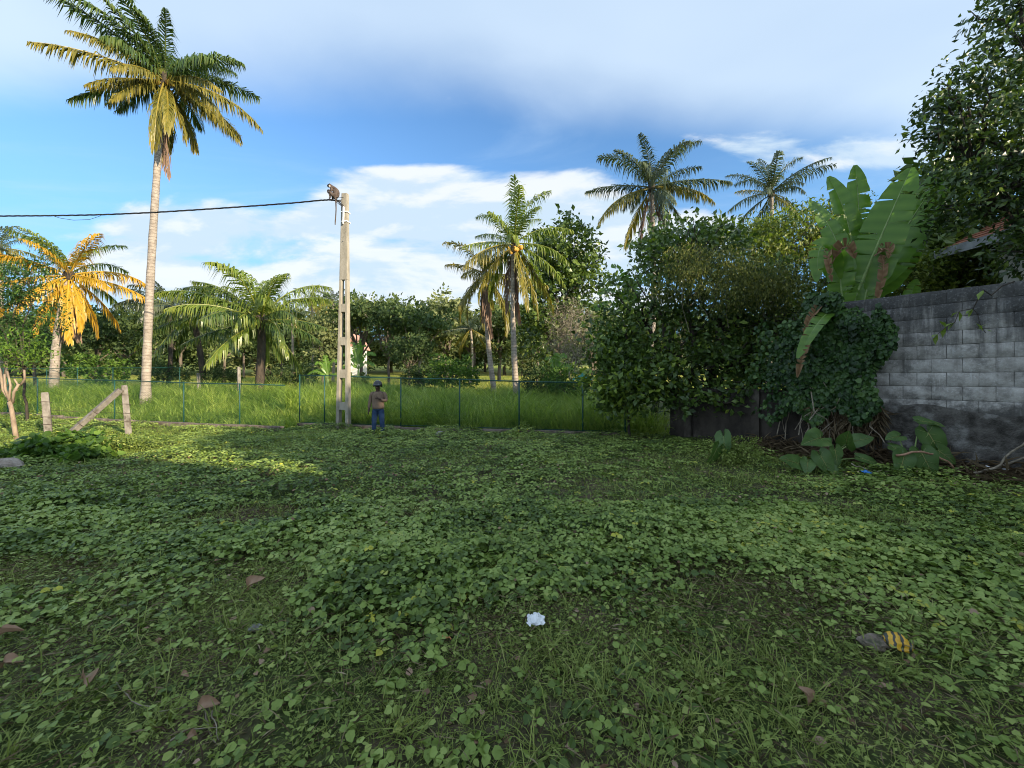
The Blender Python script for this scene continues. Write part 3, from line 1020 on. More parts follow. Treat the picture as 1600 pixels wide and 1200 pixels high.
def palm(label, base, top, L, n, seed, up_m, low_m, dead_m=None, r=(.2, .12), e_top=82, e_low=-55, nl=44, group='coconut palms', bark=None, bend=(.4, 0), nuts=0, dead=3, az0=None, skirt=0, mixy=None, w=.0076):
    random.seed(seed)
    rng = np.random.default_rng(seed)
    base, top = np.asarray(base, float), np.asarray(top, float)
    root = thing('coconut_palm', label, 'palm tree', base, group)
    t = np.linspace(0, 1, 26)[:, None]
    mid = (base + top) / 2 + np.array([bend[0], bend[1], 0])
    path = base * (1 - t) ** 2 + 2 * mid * t * (1 - t) + top * t * t
    rad = np.interp(t[:, 0], [0, .02, .06, .15, 1], [r[0] * 1.55, r[0] * 1.35, r[0] * 1.08, r[0], r[1]])
    rad = rad * (1 + .05 * np.sin(np.arange(26) * 2.1))
    path[0, 2] -= .25
    MB().tube(path, rad, 12).build('trunk', bark or palmbark_m, root, True)
    MB().ball(top - [0, 0, .12], (r[1] * 1.8, r[1] * 1.8, L * .10), jit=.25, seed=seed).build('crown_heart', barkd_m, root)
    ga = 2.39996
    a0 = rng.random() * 6.28 if az0 is None else az0
    for i in range(n):
        fr = i / (n - 1)
        e = e_top + (e_low - e_top) * fr ** .85 + rng.normal() * 9
        az = a0 + ga * i + rng.normal() * .32
        mt = up_m if fr < .55 + rng.normal() * .14 else low_m
        if mixy and rng.random() < mixy[1] and fr > .35:
            mt = mixy[0]
        if dead_m and i >= n - dead:
            mt = dead_m
            e -= 12
        use(frond_lib(max(-84, e), nl, w), 'frond', root, top + [0, 0, -.02 - .2 * fr], (0, 0, az), L * (.74 + .36 * rng.random()) * (.8 if fr < .08 else 1), [mt])
    for i in range(skirt):
        az = a0 + ga * i * 1.7
        use(frond_lib(-84, nl, w), 'frond', root, top + [0, 0, -.35], (0, 0, az), L * (.7 + .3 * rng.random()), [fr_dead])
    for i in range(nuts):
        a = i * 2.4
        MB().ball(top + np.array([math.cos(a) * (.25 + .1 * (i % 3)), math.sin(a) * (.25 + .1 * (i % 3)), -.25 - .13 * (i % 4)]), (.115, .115, .14), seg=8, rings=6).build('coconut', coco_m, root, True)
    return root


def on(px, y, dz=0.0):
    x = (px - 800) / F * y
    return np.array([x, y, float(gz(x, y)) + dz])


palm('tall slender coconut palm with pale ringed trunk rising above all others', on(227, 20), at(257, 122, 20), 4.25, 42, 5, fr_green, fr_olive, fr_dead, (.185, .135), 86, -58, 76, nuts=6, bend=(-.25, 0), dead=1, mixy=(fr_olive, .25), w=.0070)
palm('squat coconut palm with hanging orange yellow fronds near the left edge', on(84, 26), at(108, 428, 26), 4.3, 26, 8, fr_bright, fr_yellow, None, (.24, .18), 88, -62, 48, bend=(-.5, 0), skirt=7, mixy=(fr_yellow, .6), w=.0088)
palm('yellowing palm cut off by the left edge of the photo', on(-52, 27), at(-40, 400, 27), 4.2, 20, 9, fr_grey, fr_yellow, fr_yellow, (.2, .16), 75, -45, 44)
palm('low wide coconut palm with arching bright fronds in the middle left', on(403, 24), at(408, 498, 24), 5.0, 32, 12, fr_bright, fr_bright, None, (.25, .2), 86, -30, 60, bark=barkd_m, bend=(.2, 0), mixy=(fr_green, .45), w=.0070)  # dark bark stands in for the shade on this trunk
palm('dark low palm behind the tall slender palm trunk', on(318, 30), at(300, 492, 30), 4.8, 20, 13, fr_grey, fr_green, None, (.2, .17), 76, -28, 48, bark=barkd_m, mixy=(fr_olive, .15))
palm('small dark palm with feathery top left of the wide low palm', on(262, 36), at(265, 486, 36), 4.4, 16, 14, fr_grey, fr_grey, None, (.18, .15), 76, -20, 44, bark=barkd_m)
palm('coconut palm with orange nut stalks in the middle of the photo', on(808, 21), at(803, 378, 21.5), 3.9, 28, 21, fr_bright, fr_olive, fr_dead, (.16, .11), 84, -72, 52, nuts=11, bend=(-.25, 0), mixy=(fr_bright, .3), w=.0075)
palm('shorter drooping brownish palm left of the nut bearing palm', on(774, 25), at(757, 425, 25), 3.8, 24, 22, fr_olive, fr_olive, fr_dead, (.17, .12), 74, -70, 48, bend=(-.3, 0), dead=3)
palm('grey green palm with brown hanging fronds above the thicket', on(1015, 27), at(1018, 290, 27), 4.5, 26, 31, fr_grey, fr_grey, fr_dead, (.18, .13), 86, -45, 60, dead=2, mixy=(fr_olive, .3))
palm('smaller grey green palm behind the light green tree', on(1200, 34), at(1205, 300, 34), 4.6, 22, 32, fr_grey, fr_grey, None, (.18, .14), 82, -30, 44, mixy=(fr_olive, .15))
for px, py, yy, sd, lb in ((487, 470, 58, 41, 'small far palm left of the concrete pole'), (520, 470, 54, 42, 'small far palm just behind the concrete pole'),
                           (455, 492, 50, 43, 'far palm peeping over the right fronds of the wide palm'), (735, 512, 46, 44, 'far slim palm with drooping fronds left of the two centre trunks'),
                           (0, 385, 40, 45, 'far grey palm at the left edge above the yellow one')):
    palm(lb, on(px, yy), at(px, py, yy), 3.6, 15, sd, fr_grey, fr_olive, None, (.16, .13), 78, -45, 30, w=.012)


# ================================================================== FAR TREES
def far_crown(kind, seed):
    rng = np.random.default_rng(seed)
    bl = []
    if kind == 'round':
        bl = [((0, 0, .66), (.30, .30, .26), 3)] + [((math.cos(a) * .24, math.sin(a) * .24, .55 + .2 * rng.random()), (.17, .17, .15), 1) for a in np.arange(7) * .9 + rng.random()]
    elif kind == 'tall':
        bl = [((0, 0, .5), (.17, .17, .2), 1.2), ((.03, .02, .75), (.18, .18, .22), 1.6)] + [((math.cos(a) * .14, math.sin(a) * .14, .4 + .45 * rng.random()), (.11, .11, .11), .6) for a in np.arange(7) * .9]
    elif kind == 'flat':
        bl = [((math.cos(a) * rr, math.sin(a) * rr, .62 + .28 * rng.random()), (.22, .22, .07), 1) for a, rr in zip(np.arange(10) * 2.4, np.linspace(0, .42, 10))]
    elif kind == 'bush':
        bl = [((0, 0, .45), (.45, .45, .45), 3)] + [((math.cos(a) * .35, math.sin(a) * .35, .35 + .4 * rng.random()), (.24, .24, .24), 1) for a in np.arange(8) * .8]
    me = crown(MB(), bl, 3000, .048 if kind != 'bush' else .06, seed, LEAF2, clump=10, sig=.035, shell=.6, up=.4, tint=(.1, .9)).mesh('crown', [far1_m])
    tr = MB().tube(limb_path((0, 0, -.04), (0, 0, .55), rng, .06), np.linspace(.022, .012, 6), 6)
    for c, r, wg in bl:
        tr.tube(limb_path((0, 0, .3), c, rng, .1), np.linspace(.011, .004, 6), 5)
    return me, tr.mesh('trunk', [bark_m], True)


FAR = {(kd, i): far_crown(kd, 300 + i * 17 + j) for j, kd in enumerate(('round', 'tall', 'flat', 'bush')) for i in range(2)}


def far_tree(px, top, yy, kd, lm, label, width=1.0, seed=0, group='trees beyond the field', cat='tree', bark=None):
    rng = np.random.default_rng(seed + int(px + 900) * 7)
    b = on(px, yy)
    H = at(px, top, yy)[2] - b[2]
    root = thing('far_bush' if kd == 'bush' else 'far_tree', label, cat, b, group)
    cm, tm = FAR[(kd, int(rng.integers(2)))]
    az = rng.random() * 6.28
    use(cm, 'crown', root, b, (0, 0, az), (H * width, H * width, H), [lm])
    use(tm, 'trunk', root, b, (0, 0, az), (H * width, H * width, H), [bark or bark_m])


FT = [
    (150, 470, 33, 'round', far2_m, 'dark rounded tree between the yellow palm and the tall palm trunk', .9),
    (195, 478, 40, 'round', far1_m, 'mid green tree touching the tall palm trunk on its left', .8),
    (55, 480, 34, 'round', far2_m, 'dark tree behind the trunk of the yellow palm', .9),
    (-15, 470, 36, 'round', far1_m, 'mid green tree at the far left edge', .9),
    (235, 492, 48, 'tall', far2_m, 'narrow dark tree just right of the tall palm trunk', 1.0),
    (350, 478, 52, 'round', far1_m, 'rounded mid green tree behind the wide low palm', .9),
    (440, 468, 56, 'round', far2_m, 'dark tree top over the right side of the wide low palm', .9),
    (505, 490, 44, 'tall', far3_m, 'pale narrow tree left of the concrete pole', 1.0),
    (565, 452, 47, 'flat', far1_m, 'layered light topped tree right of the concrete pole', .9),
    (607, 468, 44, 'flat', far2_m, 'dark layered tree above the man in the helmet', .8),
    (655, 472, 42, 'flat', far2_m, 'broad dark layered tree right of the man in the helmet', 1.0),
    (640, 512, 35, 'round', far2_m, 'lower dark rounded tree over the field right of the man', .95),
    (697, 460, 52, 'tall', far3_m, 'tall pale tree left of the two centre palms', 1.1),
    (735, 474, 58, 'round', far3_m, 'pale rounded tree behind the brownish palm', .8),
    (780, 472, 55, 'tall', far1_m, 'mid green tree between the two centre palm trunks', 1.2),
    (840, 470, 40, 'round', far1_m, 'rounded tree under the glossy bushy tree', .7),
    (925, 478, 46, 'round', far3_m, 'pale tree behind the dry bare shrub', .8),
]
for i, a in enumerate(FT):
    far_tree(*a, seed=i)
for px, top, yy, lm, lb, wd in (
        (708, 548, 27, bush_m, 'bright green bush under the drooping palm beyond the fence', 1.15),
        (660, 565, 30, far2_m, 'dark low bush between the man and the bright bush', 1.2),
        (845, 562, 22, far2_m, 'low dark bush at the foot of the nut bearing palm', 1.0),
        (885, 568, 20, bush_m, 'leafy low bush beside the teal sheet', 1.0),
        (470, 565, 33, far2_m, 'dark low bush under the right fronds of the wide palm', 1.0),
        (348, 568, 30, far2_m, 'dark low bush left of the wide palm trunk', 1.0),
        (430, 572, 27, far2_m, 'dark low bush right of the wide palm trunk', .7),
        (255, 560, 36, far2_m, 'dark low bush behind the tall palm trunk base', 1.3),
        (150, 548, 31, bush_m, 'green low bush beyond the far green fence', 1.2),
        (560, 578, 30, far1_m, 'low scrubby bush behind the concrete pole', 1.0)):
    far_tree(px, top, yy, 'bush', lm, lb, wd, 5, 'bushes beyond the fence', 'bush')
# second row, closing the view
kinds = ['round', 'tall', 'flat', 'round', 'tall']
cols = [far1_m, far2_m, far3_m, far1_m, far2_m]
rngf = np.random.default_rng(9)
for i, px in enumerate(range(-190, 1640, 46)):
    yy = 74 + 20 * rngf.random()
    far_tree(px + rngf.random() * 20, 462 + rngf.random() * 24, yy, kinds[i % 5], cols[(i * 3) % 5], 'far hazy tree in the wood that closes the view', 1.1 if kinds[i % 5] != 'flat' else .7, 60 + i, 'trees of the far wood')
for i, px in enumerate(range(-300, 1700, 42)):
    yy = 78 + 26 * rngf.random()
    far_tree(px + rngf.random() * 30, 505 + rngf.random() * 30, yy, 'bush', cols[(i * 2) % 5], 'far bush at the foot of the far wood', 1.5, 160 + i, 'bushes of the far wood', 'bush')

# --- named middle distance trees
tree('bushy_tree', 'upright bushy glossy tree beside the nut bearing palm', 'tree', on(873, 29), [B(882, 390, 29, 42, 48, 1.9), B(862, 430, 29, 42, 50, 1.9), B(905, 425, 29, 36, 52, 1.8), B(880, 480, 29, 52, 48, 2.0), B(850, 520, 28.6, 42, 46, 1.8)],
     8200, .36, jak_m, bark_m, 81, LEAF, r0=.22, sig=.36, clump=12, tint=(.2, 1.0), shell=.55)
tree('dry_shrub', 'pale leafless dry shrub beneath the bushy tree', 'shrub', on(893, 25), [B(893, 505, 25, 34, 26, .9), B(905, 545, 24.6, 30, 26, .8), B(878, 540, 25, 24, 28, .8)],
     3000, .34, twig_m, pale_bark_m, 85, leaf2_t(.035, .01, .1), r0=.07, sig=.3, clump=10, fork=.2)
tree('feathery_tree', 'dark feathery leaved tree at the left edge in front of the yellow palm', 'tree', (-19.7, 16.2, -.1), [B(30, 450, 16.4, 36, 40, .9), B(50, 420, 16.6, 20, 24, .6), B(15, 500, 16.2, 34, 40, .8), B(60, 490, 16.4, 30, 50, .8), B(-30, 460, 16.2, 40, 60, .9)],
     5000, .16, feather_m, barkd_m, 88, NARROW, r0=.05, sig=.2, clump=18, droop=.2, up=.8, tint=(0, .55), rnd=.45)
tree('feathery_shrub', 'bright green feathery shrub behind the pruned sapling at the left edge', 'shrub', (-17.6, 13.4, -.1), [B(15, 545, 13.6, 42, 26, .5), B(45, 560, 13.6, 30, 18, .5), B(-25, 555, 13.6, 40, 26, .5)],
     2300, .13, feather_m, barkd_m, 90, NARROW, r0=.03, sig=.14, clump=16, up=.9, tint=(.45, 1.0), rnd=.4)


def sapling():
    root = thing('pruned_sapling', 'thin bare pruned sapling with forked brown branches at the left edge', 'sapling', on(27, 11.6))
    rng = np.random.default_rng(4)
    P = lambda x, y: at(x, y, 11.6)
    b = on(27, 11.6, -.1)
    MB().tube(np.array([b, P(22, 665), P(18, 640), P(15, 628)]), [.06, .055, .05, .05], 8).build('trunk', sap_m, root, True)
    for pts, r0 in (([(15, 630), (5, 610), (-3, 580), (-4, 560)], .036), ([(15, 628), (9, 608), (5, 585)], .034), ([(16, 626), (14, 602), (11, 580)], .03), ([(17, 630), (22, 612), (30, 600)], .038),
                    ([(24, 611), (24, 600), (23, 592)], .026), ([(29, 602), (36, 592), (40, 578)], .03)):
        pp = np.array([P(*q_) + [0, (rng.random() - .5) * .1, 0] for q_ in pts])
        MB().tube(pp, np.linspace(r0, r0 * .75, len(pp)), 7).build('branch', sap_m, root, True)


sapling()


# ================================================================== BANANA PLANTS
def banana_leaf(root, p0, p1, p2, width, face, seed, m=None, rm=None, name='leaf', tears=5, fold=.34, n=28):
    """Blade along the curve p0-p1-p2 with a raised V section, ribbed and torn at its edges."""
    rng = np.random.default_rng(seed)
    t = np.linspace(0, 1, n)[:, None]
    path = np.asarray(p0) * (1 - t) ** 2 + 2 * np.asarray(p1) * t * (1 - t) + np.asarray(p2) * t * t
    tan = nrmz(np.gradient(path, axis=0))
    face = np.asarray(face, float)
    nm = nrmz(face - tan * np.sum(tan * face, -1, keepdims=True))
    sd = np.cross(tan, nm)
    u = t[:, 0]
    prof = np.clip((u - .10) / .14, 0, 1) ** .8 * np.sqrt(np.clip(1 - ((u - .42) / .585) ** 2, 0, 1))
    prof = np.where(u < .42, np.clip((u - .08) / .2, 0, 1) ** .7, prof)
    hw = width * .5 * prof
    mb = MB()
    for s in (-1, 1):
        cuts = set(rng.choice(np.arange(5, n - 2), size=min(tears, n - 8), replace=False).tolist()) if tears else set()
        rows, gi = [], []
        wob = np.cumsum(rng.normal(size=n)) * .03
        segs, cur = [], [0]
        for i in range(1, n):
            cur.append(i)
            if i in cuts:
                segs.append(cur)
                cur = [i]
        segs.append(cur)
        for sg in segs:
            lean = (rng.random() - .5) * .30
            vs, tn = [], []
            for q_, i in enumerate(sg):
                shrink = 1.0
                sh = 0.0
                if q_ == 0 and i in cuts:
                    sh = .028
                if q_ == len(sg) - 1 and i in cuts:
                    sh = -.028
                for c in (0, .3, .66, 1.0):
                    z = hw[i] * (fold * c - .22 * c * c) + hw[i] * c * (lean + wob[i] + .05 * math.sin(i * 2.6 + s))
                    vs.append(path[i] + sd[i] * s * hw[i] * c + nm[i] * z + tan[i] * sh * c * (1 + 2 * abs(lean)))
                    tn.append(.35 + .22 * (i % 2) + .12 * rng.random() + (.5 if (c == 1.0 and rng.random() < .06) else 0))
            ns = len(sg)
            q4 = [[a * 4 + b, a * 4 + b + 1, (a + 1) * 4 + b + 1, (a + 1) * 4 + b] for a in range(ns - 1) for b in range(3)]
            mb.add(np.array(vs), [np.array(q4)], 0, np.clip(np.array(tn), 0, 1))
    o = mb.build(name, m or banana_m, root, True)
    MB().tube(path - nm * .004, np.linspace(.030, .004, n) * max(.5, width / .6), 6, 0).build('midrib', rm or rib_m, o, True)
    return o


def banana_main():
    root = thing('banana_plant', 'large banana plant with upright torn leaves and brown dead ones behind the wall', 'banana plant', (8.4, 9.6, 0))
    D = 9.3
    P = lambda x, y, d=D: at(x, y, d)
    MB().tube(np.array([[8.2, 9.5, -.2], P(1322, 520), P(1330, 470)]), [.16, .13, .10], 10).tube(np.array([[8.6, 9.7, -.2], P(1352, 520, 9.6), P(1356, 470, 9.6)]), [.14, .11, .09], 10).build('stem', rib_m, root, True)
    LV = [((1332, 478), (1362, 400), (1424, 262), .92, D, D - .5, (-.75, -.65, .2)),
          ((1345, 480), (1395, 380), (1482, 258), .92, D + .35, D + .1, (-.85, -.5, .2)),
          ((1338, 470), (1348, 360), (1336, 258), .62, D + .3, D + .5, (-.2, -.95, .2)),
          ((1330, 470), (1345, 360), (1294, 276), .62, D + .2, D + .5, (-.25, -.9, .25)),
          ((1322, 480), (1325, 370), (1264, 314), .48, D, D + .3, (-.35, -.8, .4)),
          ((1318, 485), (1278, 310), (1276, 440), .46, D - .1, D - .4, (-.7, -.7, .25)),
          ((1352, 480), (1405, 420), (1440, 364), .62, D + .4, D + .4, (-.7, -.6, .4)),
          ((1310, 490), (1290, 470), (1246, 560), .32, D - .3, D - 1.1, (-.75, -.6, .4)),
          ((1325, 500), (1305, 440), (1318, 372), .50, D - .2, D - .2, (-.6, -.8, .1)),
          ((1348, 490), (1355, 430), (1384, 380), .50, D - .2, D - .2, (-.8, -.6, .1)),
          ((1415, 490), (1420, 470), (1432, 436), .34, D + .6, D + .6, (-.7, -.7, .2))]
    for i, (a, b, c, wd, d0, d1, fc) in enumerate(LV):
        banana_leaf(root, P(*a, d0), P(*b, (d0 + d1) / 2), P(*c, d1), wd, fc, 500 + i)
    for i, (a, b, c, wd) in enumerate([((1300, 412), (1322, 362), (1336, 404), .24), ((1300, 395), (1288, 385), (1300, 440), .15), ((1366, 400), (1398, 374), (1388, 404), .20), ((1374, 396), (1390, 410), (1366, 480), .17),
                                       ((1290, 470), (1268, 490), (1256, 520), .16), ((1280, 490), (1262, 520), (1246, 590), .20)]):
        banana_leaf(root, P(*a, D - .3), P(*b, D - .5), P(*c, D - .6), wd, (-.7, -.7, .2), 560 + i, bandead_m, ribb_m, 'dead_leaf', 5, 1.5, 20)['label'] = 'brown dead hanging leaf'


banana_main()


def banana_far(label, px, yy, base_y, leaves, seed, wd=.45):
    root = thing('banana_plant', label, 'banana plant', on(px, yy), 'banana plants')
    b = on(px, yy)
    t = at(px, base_y, yy)
    MB().tube(np.array([b - [0, 0, .2], (b + t) / 2, t]), [.13, .11, .07], 8).build('stem', rib_m, root, True)
    for i, (dx, dy) in enumerate(leaves):
        e = at(px + dx, base_y + dy, yy - .3 + .2 * (i % 3))
        md = at(px + dx * .35, min(base_y, base_y + dy) - abs(dx) * .25 - 6, yy)
        banana_leaf(root, t, md, e, wd, (-dx * .01, -.8, .7), seed + i, tears=6, n=14)


banana_far('banana plant with narrow upright leaves above the left end of the thicket', 985, 14.2, 490, [(-30, -72), (-52, -30), (-10, -60), (25, -50), (-60, -5)], 610, .42)
banana_far('small banana clump behind the man and the concrete pole', 560, 30, 578, [(-14, -40), (12, -36), (26, -6), (-26, -2), (4, -46), (-30, -20), (28, -22)], 640, .42)
banana_far('small banana plant beside the pole on its left', 512, 26, 592, [(-20, -22), (14, -26), (-32, -6), (24, 0), (-6, -34)], 655, .4)
banana_far('low banana plant beside the dry shrub', 868, 22, 585, [(-16, -22), (18, -26), (-26, -4), (28, -8), (2, -30)], 665, .45)


# ================================================================== TARO PLANTS
def taro_leaf_mesh(seed, yellow=False):
    rng = np.random.default_rng(seed)
    # heart outline: tip at +x, stalk joins at the origin, lobes behind it
    half = [(1.0, 0), (.78, .17), (.52, .31), (.22, .40), (-.06, .40), (-.26, .30), (-.34, .15), (-.22, .05), (0, 0)]
    v, f, tn = [(0, 0, 0.0), (.33, 0, .0), (.66, 0, -.03), (1.0, 0, -.12)], [], [.45, .4, .4, .3]
    for s in (1, -1):
        o = []
        for (x, y) in half[1:-1]:
            z = .16 * (y / .4) - .12 * max(0, x) ** 2 - .10 * (y / .4) ** 2 + (rng.random() - .5) * .13
            o.append(len(v))
            v.append((x, y * s, z))
            tn.append(np.clip(.12 + .3 * rng.random() + (.5 if yellow and rng.random() < .45 else 0), 0, 1))
        i = []
        for (x, y) in half[1:-1]:
            i.append(len(v))
            v.append((x * .6 + .10, y * .5 * s, .07 * (y / .4) - .04 * max(0, x)))
            tn.append(.25 + .25 * rng.random())
        tri = []
        for a in range(6):
            tri += [[o[a], o[a + 1], i[a + 1]], [o[a], i[a + 1], i[a]]]
        tri += [[3, o[0], i[0]], [3, i[0], 2], [2, i[0], i[1]], [2, i[1], 1], [1, i[1], i[2]], [1, i[2], i[3]], [1, i[3], 0], [0, i[3], i[4]], [0, i[4], i[5]], [0, i[5], i[6]], [0, i[6], o[6]]]
        f += tri if s == -1 else [t[::-1] for t in tri]
    mb = MB().add(np.array(v), [np.array(f)], 0, np.array(tn))
    up = np.array([0, 0, .012])
    mid = np.array(v[:4]) + up
    mb.tube(mid, [.014, .011, .008, .003], 5, 0, .93)
    for s in (1, -1):
        for (x0, x1, y1) in ((0, -.22, .26), (.05, .20, .33), (.30, .50, .25), (.52, .72, .16)):
            mb.tube(np.array([[x0, 0, .012], [(x0 + x1) / 2, s * y1 * .52, .055 * y1 / .33], [x1, s * y1 * .95, .06 * y1 / .33 - .06 * max(0, x1)]]), [.008, .006, .003], 4, 0, .88)
    return mb.mesh('leaf', [taro_m], True)


TARO = [taro_leaf_mesh(s) for s in range(3)]
TAROY = taro_leaf_mesh(9, True)


def taro(label, base, leaves, D):
    root = thing('taro_plant', label, 'taro plant', base, 'taro plants along the wall')
    rng = np.random.default_rng(int(abs(base[0]) * 100))
    base = np.asarray(base, float)
    for i, (px, py, dist, size, d, nm, yl) in enumerate(leaves):
        p = at(px, py, dist)
        d = Vector(d).normalized()
        z = Vector(nm)
        z = (z - d * z.dot(d)).normalized()
        y = z.cross(d)
        rot = Matrix((d, y, z)).transposed().to_euler()
        lf = use(TAROY if yl else TARO[i % 3], 'leaf', root, p, rot, size)
        if yl:
            lf['label'] = 'leaf with yellow withered edge'
        bb = base + [rng.normal() * .04, rng.normal() * .04, 0]
        MB().tube(np.array([bb, bb * .5 + p * .5 + [0, 0, .10], p]), [.016, .012, .008], 6).build('stalk', rib_m, root, True)


taro('single folded taro with pale leaves left of the low bush', on(1120, 8.6), [(1131, 682, 8.5, .46, (-.15, -.4, -.9), (-1, -.5, .3), 0), (1120, 700, 8.4, .48, (-.5, -.2, -.8), (.8, -.7, .4), 0), (1160, 722, 8.6, .26, (.5, -.5, -.3), (0, -.5, 1), 0)], 8.5)
taro('leafy taro clump with one yellow edged leaf in front of the ivy', on(1290, 7.7), [(1282, 684, 7.6, .52, (-.9, -.35, -.15), (0, -.75, .65), 1), (1322, 694, 7.7, .40, (-.35, -.5, .55), (-.7, -.6, .2), 0), (1334, 690, 7.9, .38, (.9, -.2, .3), (-.2, -.7, .6), 0),
      (1304, 702, 7.5, .34, (-.1, -.4, -.9), (.1, -1, .25), 0), (1282, 712, 7.4, .42, (.2, -.4, -.8), (-.3, -1, .4), 0), (1262, 722, 7.4, .32, (-.5, -.6, -.5), (-.2, -.6, .8), 0), (1246, 724, 7.4, .40, (-.9, -.2, .3), (-.2, -.7, .6), 0), (1300, 732, 7.3, .26, (.3, -.6, -.5), (0, -.8, .6), 0),
      (1345, 716, 7.5, .34, (.8, -.4, -.3), (0, -.6, .8), 0)], 7.5)
taro('dark taro clump at the foot of the block wall', on(1425, 7.3), [(1404, 682, 7.3, .30, (-.9, -.2, -.1), (0, -.6, .8), 0), (1438, 658, 7.4, .34, (.5, -.4, -.1), (0, -.55, .85), 0), (1450, 676, 7.3, .50, (.35, -.25, -.95), (-.4, -.9, .2), 0), (1440, 708, 7.0, .46, (.2, -.3, -.9), (-.5, -.9, .2), 0),
      (1412, 714, 7.0, .42, (-.5, -.3, -.8), (-.3, -.9, .3), 0), (1396, 700, 7.2, .30, (.8, -.5, -.4), (-.2, -.5, .8), 0), (1466, 704, 7.2, .34, (.6, -.3, -.6), (-.3, -.8, .4), 0)], 7.3)

tree('low_bush', 'small fine leaved bush at the foot of the low black wall', 'bush', on(1152, 8.5), [B(1152, 700, 8.5, 24, 18, .35), B(1165, 715, 8.4, 20, 16, .3), B(1135, 720, 8.4, 16, 14, .3)],
     2400, .055, weed_m, barkd_m, 95, LEAF, r0=.012, sig=.06, clump=12)
tree('weed_bush', 'leafy vine mound covering the foot of the fallen left brace', 'bush', on(118, 9.1), [B(115, 695, 9.3, 34, 15, .5), B(82, 706, 9.0, 28, 14, .4), B(138, 716, 8.7, 28, 13, .4), B(60, 700, 9.2, 24, 12, .4)],
     2600, .13, bush_m, barkd_m, 96, LEAFR, r0=.012, sig=.10, clump=8, up=1.0)
tree('dark_bush', 'low dark fine bush right of the leaning post', 'bush', on(195, 9.7), [B(182, 700, 9.7, 30, 12, .5), B(218, 696, 9.9, 28, 10, .4)],
     2600, .06, weed_m, barkd_m, 97, LEAF, r0=.012, sig=.10, clump=10, tint=(0, .4))


# ================================================================== UTILITY POLE, CABLE
PY_, PXC = 14.4, (538 - 800) / F * 14.4


def build_pole():
    root = thing('utility_pole', 'tall weathered concrete utility pole with rectangular openings', 'utility pole', (PXC - .05, PY_, -.17))
    z0, z1 = -.45, 8.34
    cx = lambda z: PXC - .035 + .075 * (z - z0) / (z1 - z0)
    hw = lambda z: .255 + (.105 - .255) * (z - z0) / (z1 - z0)
    dp = lambda z: .105 + (.075 - .105) * (z - z0) / (z1 - z0)
    ring = lambda xa, xb, z: [(xa(z), PY_ - dp(z), z), (xb(z), PY_ - dp(z), z), (xb(z), PY_ + dp(z), z), (xa(z), PY_ + dp(z), z)]
    L = lambda z: cx(z) - hw(z)
    Rr = lambda z: cx(z) + hw(z)
    leg = .118
    Li = lambda z: cx(z) - hw(z) + leg * (1 - .045 * z)
    Ri = lambda z: cx(z) + hw(z) - leg * (1 - .045 * z)
    bm = MB()
    zt = 5.22
    bm.frustum(ring(L, Li, z0), ring(L, Li, zt))
    bm.frustum(ring(Ri, Rr, z0), ring(Ri, Rr, zt))
    bm.frustum(ring(L, Rr, zt), ring(L, Rr, z1))
    e = .003
    Le, Re = (lambda z: Li(z) - e), (lambda z: Ri(z) + e)
    for a, b in ((4.06, 4.35), (2.86, 3.16), (1.68, 1.99), (.53, .81)):
        rr = [(x, y * 1.0, z) for x, y, z in ring(Le, Re, a)]
        bm.frustum([(x, PY_ + (y - PY_) * .97, z) for x, y, z in ring(Le, Re, a)], [(x, PY_ + (y - PY_) * .97, z) for x, y, z in ring(Le, Re, b)])
    o = bm.build('post', pole_m, root)
    bv = o.modifiers.new('bevel', 'BEVEL')
    bv.width, bv.segments, bv.limit_method = .012, 2, 'ANGLE'
    yf = PY_ - .092
    c = lambda px, py: np.array([(px - 800) / F * yf, yf - .03, CAMZ - (py - HOR) / F * yf])
    MB().tube(np.array([c(538.6, 324), c(538.4, 336), c(538, 347), c(537.4, 351)]), .033, 10).build('conduit', pvc_m, root, True)
    for py in (331, 346):
        q = c(540, py)
        MB().box((q[0] - .02, PY_, q[2]), (.23, .235, .035), tint=.5).build('strap', pvc_m, root)
    q = c(536.4, 312)
    MB().box((q[0] - .14, PY_ - .03, q[2]), (.28, .05, .05)).build('bracket', steel_m, root)
    root.rotation_euler.z = R(-10)
    for zz in (6.6, 7.5):
        MB().tube(np.array([(cx(zz), PY_ - .125, zz), (cx(zz), PY_ + .125, zz)]), .012, 6).build('bolt', steel_m, root)


build_pole()


